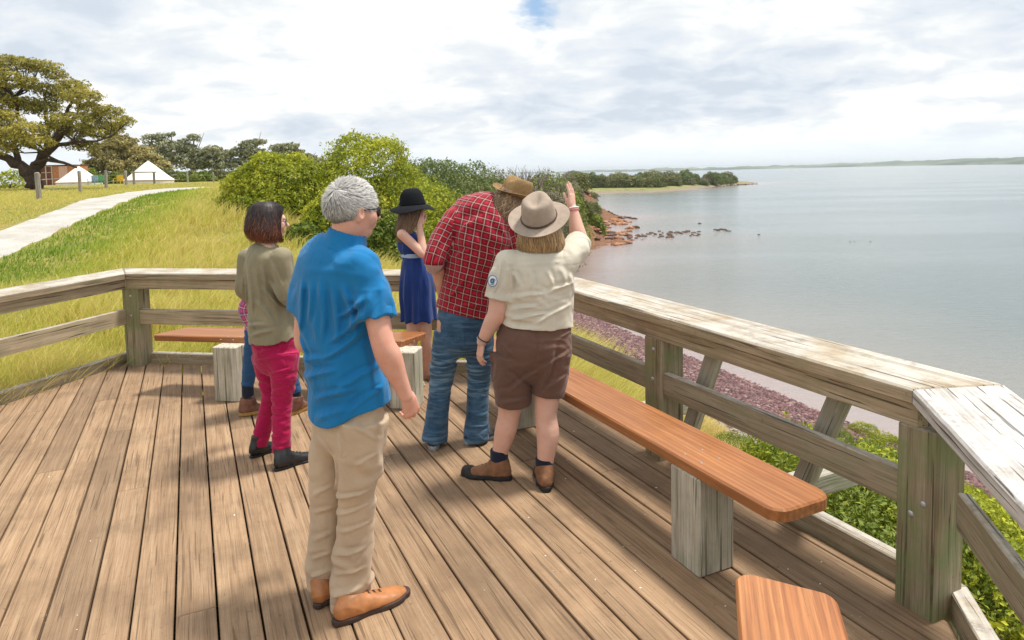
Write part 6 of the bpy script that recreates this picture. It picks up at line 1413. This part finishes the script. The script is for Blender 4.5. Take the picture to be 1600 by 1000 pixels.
# ------------------------------------------------------------------ woman in the navy dress
def woman_dress():
    Y = 5.86; j = J(Y); az = R(62); sd_ = side_of(az); root = ground_empty(655, 600, 'woman in a sleeveless navy dress and black floppy hat, one hand raised to her face')
    H = Frame(j(646, 333, 0), R(70), R(-6), 0, .96)
    tor = [(j(638, 357), .05, .045), (j(637, 363), .095, .065), (j(637, 372), .125, .085), (j(640, 385), .128, .098), (j(644, 398), .112, .085), (j(647, 412), .130, .105), (j(650, 435), .156, .135), (j(652, 460), .160, .145), (j(654, 480), .165, .142), (j(655, 498), .172, .145)]
    torso = Tube(tor, sd_, 4, 'flat'); core = Tube([(c, a-.018, b_-.018) for c, a, b_ in tor[:-2]], sd_)
    sR, eR, wR = j(628, 366, -.13), j(662, 398, -.14), j(655, 352, -.05); sL, eL, wL = j(650, 368, .14), j(662, 396, .2), j(668, 408, .1)
    armR = limb([(sR, .042), (sR.lerp(eR, .5), .040), (eR, .034), (eR.lerp(wR, .3), .036), (wR, .024)], sd_); armL = limb([(sL, .04), (eL, .034), (wL, .023)], sd_)
    kR, aR, kL, aL = j(666, 532, -.02), j(666, 588, .08), j(644, 532, -.04), j(640, 594, -.03)
    lg = [limb([(j(662, 480), .075), (kR, .048), (kR.lerp(aR, .3), .050), (aR, .030)], sd_), limb([(j(648, 480), .075), (kL, .048), (kL.lerp(aL, .3), .050), (aL, .030)], sd_)]
    feet = []
    for a_, t_ in ((aR, (686, 592)), (aL, (664, 604))):
        g = G(*t_); q = Vector((a_.x, a_.y, .035)); d = Vector((g.x-q.x, g.y-q.y, 0)).normalized(); feet.append((q-d*.035, q+d*.15, d))
    fp = [(Tube([(a_, .03), (q0+Vector((0, 0, .0)), .03), (q0.lerp(q1, .5)+Vector((0, 0, .005)), .036, .028), (q1+Vector((0, 0, -.015)), .036, .014)], side_of(math.atan2(d.x, d.y)), 3), .015) for a_, (q0, q1, d) in zip((aR, aL), feet)]
    hd = hand_fn(wR, (j(656, 330, -.03)-wR), Vector((.0, -1, .15)), 1, (.05, 1.0, 1.1, 1.1), sc=.93); hl = hand_fn(wL, (.3, -.3, -.6), (0, 1, 0), 1, sc=.85)
    body_mesh(root, [(core, 0), (limb([(j(638, 366), .05), (j(640, 352), .042), (H.p(0, -.01, -.06), .042)], sd_), .025), (armR, .02), (armL, .02), (lg[0], .01), (lg[1], .01)]+fp+[(Uni(head_parts(H)), .02)], [c for c, _, _ in tor]+[sR, eR, sL, eL, wL, H.p(0, 0, 0), feet[0][1], feet[1][1]], SK_FAIR, [hd, hl], H, .006); eyes(H, root)
    arm_cut = Tube([(sR, .046), (sR+Vector((.0, -.05, -.01)), .046)], sd_)
    def dress(P):
        d = torso(P); a = np.arctan2(P[:, 1]-tor[6][0].y, P[:, 0]-tor[6][0].x); fl = sstep(1.08, .62, P[:, 2]); d = d-fl*.012*np.sin(a*9+vnoise(P*3)*4)-ridge(P, .006, (18, 18, 3), 31); return smax(d, P[:, 2]-(tor[1][0].z+.012), .01)
    dr = garment(root, 'dress', dress, *bounds([c for c, _, _ in tor], .2), .006, M_NAVY)
    for c0 in ((tor[4][0], .117, .090),):
        bt = Tube([(c0[0]+Vector((0, 0, .018)), c0[1]+.004, c0[2]+.004), (c0[0]-Vector((0, 0, .018)), c0[1]+.006, c0[2]+.006)], sd_, 1, 'flat'); V, F = sdf_mesh(bt, *bounds([c0[0]], .16), .005); link('sash', mesh_np('sash', V, F), M_BELT, dr)
    for (q0, q1, d) in feet:
        a0 = Vector((q0.x, q0.y, 0)); shoe(root, a0-d*.02, a0+d*.215, .078, M_SANDAL, M_SANDAL, None, .014, None, top=.62)
    bob(root, H, [(.12, .012, .012, -.01), (.10, .070, .085, -.012), (.05, .086, .100, -.016), (-.02, .09, .105, -.025), (-.10, .09, .10, -.04), (-.18, .085, .085, -.055), (-.27, .06, .055, -.065)], lambda z: np.interp(z, [-.3, -.12, .03, .07, .1], [1.5, 1.0, .8, .5, 0]), 1800, H_BROWN, .006, .05, 7, .01)
    Hh = Frame(H.p(0, -.005, .012), R(70), R(3), R(0), 1.0); hat(root, Hh, .058, (.094, .110, .125), (.192, .200), M_FELTB, M_FELTB, 'dome', '', droop=.042, bandh=.022)
woman_dress()
# ------------------------------------------------------------------ man in the red checked shirt
def man_plaid():
    Y = 4.42; j = J(Y); az = R(18); sd_ = (math.cos(az), -math.sin(az), -.08); root = ground_empty(715, 700, 'man in a red checked shirt, jeans and tan felt hat, leaning towards the ranger')
    H = Frame(j(801, 318, .10), R(40), R(-22), R(20), 1.04)
    tor = [(j(774, 319, .08), .07, .07), (j(762, 324, .06), .155, .09), (j(751, 338, .03), .205, .115), (j(746, 366), .207, .132), (j(741, 405), .195, .138), (j(734, 440), .178, .132), (j(728, 472), .178, .132), (j(725, 492), .184, .136)]
    torso = Tube(tor, sd_, 4, 'flat'); core = Tube([(c, a-.02, b_-.02) for c, a, b_ in tor[1:-1]], sd_)
    sL, eL, wL = j(707, 344, .04), j(681, 404, -.06), j(692, 466, .06); sR, eR, wR = j(794, 362, .02), j(806, 420, .1), j(790, 470, .25)
    armL = limb([(sL, .05), (eL, .042), (eL.lerp(wL, .3), .042), (wL, .029)], sd_); armR = limb([(sR, .05), (eR, .042), (wR, .029)], sd_)
    kL, aL, kR, aR = j(690, 592, .02), j(679, 682, -.01), j(748, 592, .06), j(744, 680, .05)
    body_mesh(root, [(core, 0), (limb([(j(770, 335, .06), .065), (H.p(0, -.02, -.05), .058)], sd_), .03), (armL, .02), (armR, .02), (limb([(j(702, 505), .08), (kL, .05), (aL, .035)], sd_), .02), (limb([(j(748, 505), .08), (kR, .05), (aR, .035)], sd_), .02), (Uni(head_parts(H)), .03)], [c for c, _, _ in tor]+[sL, eL, wL, sR, eR, wR, H.p(0, 0, 0), aL, aR], SK_TAN, [hand_fn(wL, (.2, .35, -.8), (-.7, -.5, -.1), 1, (.6, .6, .7, .7)), hand_fn(wR, (-.1, .3, -.9), (.7, -.4, 0), -1)], H, .007); eyes(H, root)
    slL = Tube([(sL+Vector((.015, 0, 0)), .074, .078), (sL.lerp(eL, .5), .072), (eL+(eL-sL)*.04, .066), (eL.lerp(wL, .12), .060)], sd_, 3, 'rf'); slR = Tube([(sR, .072), (sR.lerp(eR, .5), .066), (eR, .06), (eR.lerp(wR, .5), .052)], sd_, 3, 'rf')
    FP = fl(j, [(746, 350, 744, 462, 1.2), (704, 405, 742, 384, 1.2), (692, 442, 738, 452), (760, 380, 790, 424), (734, 420, 700, 464, 1.2), (690, 365, 676, 405), (710, 345, 700, 395), (700, 478, 760, 470)], .010, .014)
    def shirt(P):
        d = smin(smin(torso(P), slL(P), .03), slR(P), .03)-folds(P, FP, 4.42); c = tor[-1][0]; zl = c.z+.0+(P[:, 0]-c.x)*-.22+.02; d = d-ridge(P, .012, (11, 11, 5), 41, .6)-ridge(P, .008, (6, 6, 14), 42, .6); return smax(d, zl-P[:, 2], .006)
    sh = garment(root, 'shirt', shirt, *bounds([c for c, _, _ in tor]+[sL, eL, wL, sR, eR], .22), .006, M_REDPL, [torso, slL, slR])
    col = Tube([(j(765, 332, .06), .098, .084), (j(773, 325, .08), .088, .078), (j(779, 319, .09), .080, .072)], sd_, 3, 'flat'); coli = Tube([(j(764, 340, .05), .075, .07), (j(787, 306, .1), .07, .064)], sd_, 1)
    V, F = sdf_mesh(lambda P: smax(col(P), -coli(P), .003), *bounds([j(765, 332, .06), j(779, 319, .09)], .14), .0045); me = mesh_np('collar', V, F); fattr(me, 'pl', V*1.0, 'POINT', 'FLOAT_VECTOR'); link('collar', me, M_REDPL, sh)
    pel = Tube([(j(724, 475), .16, .12), (j(724, 500), .176, .135), (j(725, 525), .17, .135)], sd_, 3)
    lL = Tube([(j(701, 520, 0), .096, .108), (j(694, 560), .085, .09), (kL, .074, .078), (j(684, 640), .072, .076), (aL+Vector((0, 0, -.02)), .078, .088)], sd_, 4, 'flat'); lR = Tube([(j(748, 520, 0.02), .098, .108), (j(750, 560, .03), .086, .09), (kR, .074, .078), (j(746, 640, .05), .072, .076), (aR+Vector((0, 0, -.02)), .080, .092)], sd_, 4, 'flat')
    FJ = fl(j, [(675, 556+11*k, 704, 560+11*k-7*(k % 3)) for k in range(6)]+[(733, 558+11*k, 764, 552+11*k+7*(k % 3)) for k in range(6)]+[(664, 652, 700, 658), (664, 668, 700, 672), (726, 650, 762, 656), (726, 664, 764, 666), (690, 520, 730, 545), (762, 520, 735, 545), (724, 495, 726, 540)], .0045, .007)
    je = garment(root, 'jeans', lambda P: smin(pel(P), smin(lL(P), lR(P), .008), .025)-folds(P, FJ, 4.45)-ridge(P, .009, (7, 7, 34), 44, .5)*(np.exp(-((P[:, 2]-.52)/.13)**2)+.7*np.exp(-((P[:, 2]-.08)/.08)**2)+.25), *bounds([j(700, 480), j(750, 500), aL, aR, kR], .2), .006, M_DENIM)
    shoe(root, G(672, 708), G(668, 684), .102, M_SNEAK, M_GREYSOLE, (aL, .05, .10), .03) if False else None
    q = Vector((aL.x, aL.y, 0)); d = Vector((-.12, .99, 0)).normalized(); shoe(root, q-d*.085+Vector((-.01, 0, 0)), q+d*.21, .105, M_SNEAK, M_GREYSOLE, (aL, .05, .10), .034)
    q = Vector((aR.x, aR.y, 0)); d = Vector((.80, .60, 0)).normalized(); shoe(root, q-d*.085, q+d*.215, .105, M_SNEAK, M_GREYSOLE, (aR, .05, .10), .03)
    bob(root, H, [(.125, .012, .012, -.01), (.10, .072, .088, -.012), (.05, .090, .105, -.014), (0, .099, .113, -.02), (-.06, .108, .118, -.03), (-.11, .105, .112, -.035), (-.16, .085, .09, -.035)], lambda z: np.interp(z, [-.2, -.12, .03, .07, .1], [1.1, .95, .8, .5, 0]), 2600, H_WAVY, .006, .22, 8, .03, clump=30, lenvar=.35)
    Hh = Frame(H.p(0, -.005, 0), R(40), R(-14), R(17), 1.03); hat(root, Hh, .055, (.090, .108, .112), (.150, .172), M_FELTT, None, 'long', '', curl=.030)
man_plaid()
# ------------------------------------------------------------------ ranger
def ranger():
    Y = 3.92; j = J(Y); az = R(12); sd_ = side_of(az); root = ground_empty(806, 756, 'ranger in a stone shirt, brown shorts and wide taupe hat, raising her right arm')
    H = Frame(j(845, 350, .03), R(14), R(2), R(0), 1.0)
    tor = [(j(843, 385), .065, .06), (j(843, 391), .13, .085), (j(843, 402), .188, .115), (j(842, 425), .206, .14), (j(840, 452), .204, .148), (j(838, 480), .204, .150), (j(837, 504), .208, .156)]
    torso = Tube(tor, sd_, 4, 'flat'); core = Tube([(c, a-.022, b_-.022) for c, a, b_ in tor[1:-1]], sd_)
    sL, eL, wL = j(789, 412, -.02), j(776, 490, -.04), j(753, 534, .0); sR, eR, wR = j(892, 402, .0), j(905, 377, .17), j(895, 326, .22)
    armL = limb([(sL, .062), (sL.lerp(eL, .5), .060), (eL, .053), (eL.lerp(wL, .3), .050), (wL, .030)], sd_); armR = limb([(sR, .050), (sR.lerp(eR, .5), .055), (eR, .052), (eR.lerp(wR, .3), .048), (eR.lerp(wR, .7), .037), (wR, .029)], sd_)
    kL, aL, kR, aR = j(796, 642, .0), j(780, 714, .0), j(853, 642, -.06), j(851, 738, -.10)
    lg = [limb([(j(805, 570), .10), (kL, .066), (j(790, 672, .0), .064), (j(783, 700), .050), (aL, .044)], sd_), limb([(j(860, 565, -.03), .10), (kR, .065), (j(856, 678, -.08), .066), (j(853, 712, -.1), .050), (aR, .044)], sd_)]
    hd = hand_fn(wR, (j(892, 289, .24)-wR), Vector((.80, -.60, .0)), -1, (.10, .08, .08, .12), .015, .92, .25, .25); hl = hand_fn(wL, (j(748, 562, .0)-wL), Vector((-.8, -.45, .1)), 1, (.35, .4, .45, .5), sc=.9)
    body_mesh(root, [(core, 0), (limb([(j(843, 396), .06), (H.p(0, -.015, -.05), .055)], sd_), .03), (armL, .02), (armR, .02), (lg[0], .02), (lg[1], .02), (Uni(head_parts(H)), .03)], [c for c, _, _ in tor]+[sL, eL, wL, sR, eR, wR, H.p(0, 0, 0), aL, aR], SK_FAIR, [hd, hl], H, .006); eyes(H, root)
    slL = Tube([(sL+Vector((.02, 0, 0)), .080, .086), (sL.lerp(eL, .35), .080, .084), (sL.lerp(eL, .68), .079, .082)], sd_, 3, 'rf'); slR = Tube([(sR+Vector((-.03, 0, -.01)), .080, .086), (sR.lerp(eR, .5), .078), (sR.lerp(eR, .85), .075)], sd_, 3, 'rf')
    FK = fl(j, [(796, 416, 886, 406, .4), (800, 420, 812, 444), (825, 416, 830, 446), (850, 414, 862, 442), (872, 412, 882, 440), (798, 462, 852, 452), (850, 452, 897, 438), (790, 482, 842, 470), (794, 496, 862, 480), (830, 500, 892, 470), (782, 400, 772, 455), (792, 410, 800, 455, 1.3), (884, 420, 898, 460)], .011, .013)
    def shirt(P):
        d = smin(smin(torso(P), slL(P), .035), slR(P), .035)-folds(P, FK, 3.92); d = d-ridge(P, .005, (9, 9, 7), 51, .8)-ridge(P, .009, (5, 5, 17), 52, .6)*sstep(1.2, 1.0, P[:, 2])+.0012*np.exp(-((P[:, 2]-1.27)/.004)**2); return d
    sh = garment(root, 'shirt', shirt, *bounds([c for c, _, _ in tor]+[sL, slL.C[-1], sR, slR.C[-1]], .24), .0055, M_KHAKI)
    col = Tube([(j(843, 392), .092, .08), (j(844, 382), .082, .072)], sd_, 1, 'flat'); coli = Tube([(j(843, 397), .072, .06), (j(845, 372), .07, .06)], sd_, 1)
    V, F = sdf_mesh(lambda P: smax(col(P), -coli(P), .003), *bounds([j(843, 392), j(844, 378)], .13), .0045); link('collar', mesh_np('collar', V, F), M_KHAKI, sh)
    for s_ in (slL, slR):
        c0, c1 = s_.C[-1], s_.C[-3]; dd = nrm(c0-c1); a, b_ = s_.A[-1], s_.B[-1]; ct = Tube([(c0-dd*.03, a+.003, b_+.003), (c0+dd*.001, a+.0035, b_+.0035)], sd_, 1, 'flat'); V, F = sdf_mesh(lambda P: ct(P)-ridge(P, .004, (14, 14, 14), 5, .8), c0-.13, c0+.13, .005); link('cuff', mesh_np('cuff', V, F), M_KHAKI, sh)
    # round sleeve badge
    bc = sL.lerp(eL, .34); n_ = Vector((-.55, -.80, .12)).normalized(); t1 = n_.orthogonal().normalized(); t2 = n_.cross(t1); pc = bc+n_*.0795
    def disc(r0, r1, lift, nn=28):
        V = [tuple(pc+n_*(lift-((r*math.cos(a))**2)/.16*0-(r**2)/.17*.55)+(t1*math.cos(a)+t2*math.sin(a))*r) for r in (r0, r1) for a in np.linspace(0, 2*math.pi, nn, endpoint=False)]; F = [(i, (i+1) % nn, nn+(i+1) % nn, nn+i) for i in range(nn)]
        return mesh_np('b', np.array(V), np.array(F))
    bd = link('badge', disc(.0005, .036, .016), M_WHITE, sh); link('badge_ring', disc(.030, .034, .0185), M_BADGE, bd); link('badge_centre', disc(.004, .015, .0185), M_BADGE, bd)
    for a0, r_, s0 in ((.3, .024, 1), (2.6, .020, 1)): link('badge_swirl', strip([pc+n_*.0165+(t1*math.cos(a0+q*.3)+t2*math.sin(a0+q*.3))*(r_-q*.0015) for q in range(5)], .0018, 4), M_BADGE, bd)
    # shorts
    FS = fl(j, [(837, 502, 834, 560, -.6), (864, 520, 838, 606, 1.5), (798, 602, 842, 566, 1.3), (842, 566, 892, 540, 1.2), (788, 572, 830, 604), (850, 596, 884, 578), (780, 622, 828, 614), (780, 530, 800, 545), (870, 520, 895, 512)], .009, .013)
    pel = Tube([(j(838, 496), .188, .128), (j(836, 515), .208, .160), (j(833, 540), .224, .174), (j(832, 556), .210, .16)], sd_, 4)
    lL = Tube([(j(803, 555, .0), .112, .135), (j(801, 590), .112, .128), (j(802, 629), .104, .118)], sd_, 3, 'flat'); lR = Tube([(j(864, 550, -.02), .108, .135), (j(861, 580, -.02), .102, .128), (j(856, 615, -.03), .090, .112)], sd_, 3, 'flat')
    so_ = garment(root, 'shorts', lambda P: smin(pel(P), smin(lL(P), lR(P), .004), .018)-folds(P, FS, 3.92)-ridge(P, .006, (7, 7, 15), 54, .7), *bounds([j(803, 494), j(862, 494), j(804, 628), j(860, 610)], .2), .0055, M_BROWN)
    # cargo pocket on the left leg
    pcx = j(778, 575, -.02); n_ = Vector((-.80, -.55, 0)); pk = Tube([(pcx+Vector((0, 0, .075)), .065, .018), (pcx-Vector((0, 0, .08)), .068, .020)], n_.cross(Vector((0, 0, 1))), 1, 'flat'); flp = Tube([(pcx+Vector((0, 0, .085))+n_*.006, .068, .021), (pcx+Vector((0, 0, .03))+n_*.008, .070, .021)], n_.cross(Vector((0, 0, 1))), 1, 'flat')
    for nm, t_ in (('cargo_pocket', pk), ('pocket_flap', flp)): V, F = sdf_mesh(lambda P: t_(P)-ridge(P, .004, (14, 14, 14), 9), *bounds([pcx], .17), .005); link(nm, mesh_np(nm, V, F), M_BROWN, so_)
    bl = Tube([(j(838, 502), .213, .160), (j(838, 496), .211, .158)], sd_, 1, 'flat')
    for a_, (d) in ((aL, .045), (aR, .085)): so2 = Tube([(a_+Vector((0, 0, d)), .053), (a_-Vector((0, 0, .07)), .054)], sd_, 1, 'flat'); V, F = sdf_mesh(so2, *bounds([a_], .13), .005); link('sock', mesh_np('sock', V, F), M_SOCK, root)
    shoe(root, G(797, 750), G(726, 742), .112, M_BOOT, M_BLKSOLE, (aL+Vector((0, 0, 0)), .053, .112), .030, M_LACE, top=1.2, cap=.03)
    q = Vector((aR.x, aR.y, 0)); d = Vector((-.05, 1, 0)).normalized(); shoe(root, q-d*.10, q+d*.20, .112, M_BOOT, M_BLKSOLE, (aR, .053, .112), .032, M_LACE, top=1.2, cap=.03)
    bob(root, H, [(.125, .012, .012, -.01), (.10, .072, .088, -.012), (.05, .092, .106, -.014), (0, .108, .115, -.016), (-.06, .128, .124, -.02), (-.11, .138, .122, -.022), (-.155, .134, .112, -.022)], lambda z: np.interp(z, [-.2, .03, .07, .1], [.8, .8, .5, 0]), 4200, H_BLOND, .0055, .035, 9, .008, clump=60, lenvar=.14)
    Hh = Frame(H.p(0, -.02, -.004), R(14), R(31), R(0), 1.04); hat(root, Hh, .052, (.096, .112, .125), (.170, .182), M_FELTG, M_BAND, 'tear', '', curl=.014, pinch=.28, bandh=.016)
    for nm, c, m_, r_, off_ in (('bracelet', wL, M_SILVER, .036, .0), ('bracelet', wL, M_BLKLE, .036, .012), ('wristband', wR, M_PINKB, .034, .0), ('wristwatch', wR, M_WHITE, .035, -.014)):
        ax = ((wL-eL) if 'brace' in nm else (wR-eR)).normalized(); u = ax.orthogonal().normalized(); v = ax.cross(u); cc = c-ax*(.012+off_); link(nm, strip([cc+(u*math.cos(a)+v*math.sin(a))*r_ for a in np.linspace(0, 2*math.pi, 22)], .0042 if nm != 'bracelet' else .003), m_, root)
ranger()
# ================================================================== air
def haze():
    me = boxm((0, 0, 0), Vector((1, 0, 0)), Vector((0, 1, 0)), (-24000, -24000, SEA-1.5), (24000, 24000, 60)); mt = bpy.data.materials.new('air'); mt.use_nodes = True; t = mt.node_tree; t.nodes.clear()
    v = t.nodes.new('ShaderNodeVolumePrincipled'); v.inputs['Color'].default_value = (0.86, 0.93, 1.0, 1); v.inputs['Density'].default_value = 0.00011; v.inputs['Anisotropy'].default_value = 0.2
    o_ = t.nodes.new('ShaderNodeOutputMaterial'); t.links.new(v.outputs[0], o_.inputs['Volume']); o = link('haze', me, mt); tag(o, 'pale sea haze over the bay', 'haze', kind='stuff')
haze()
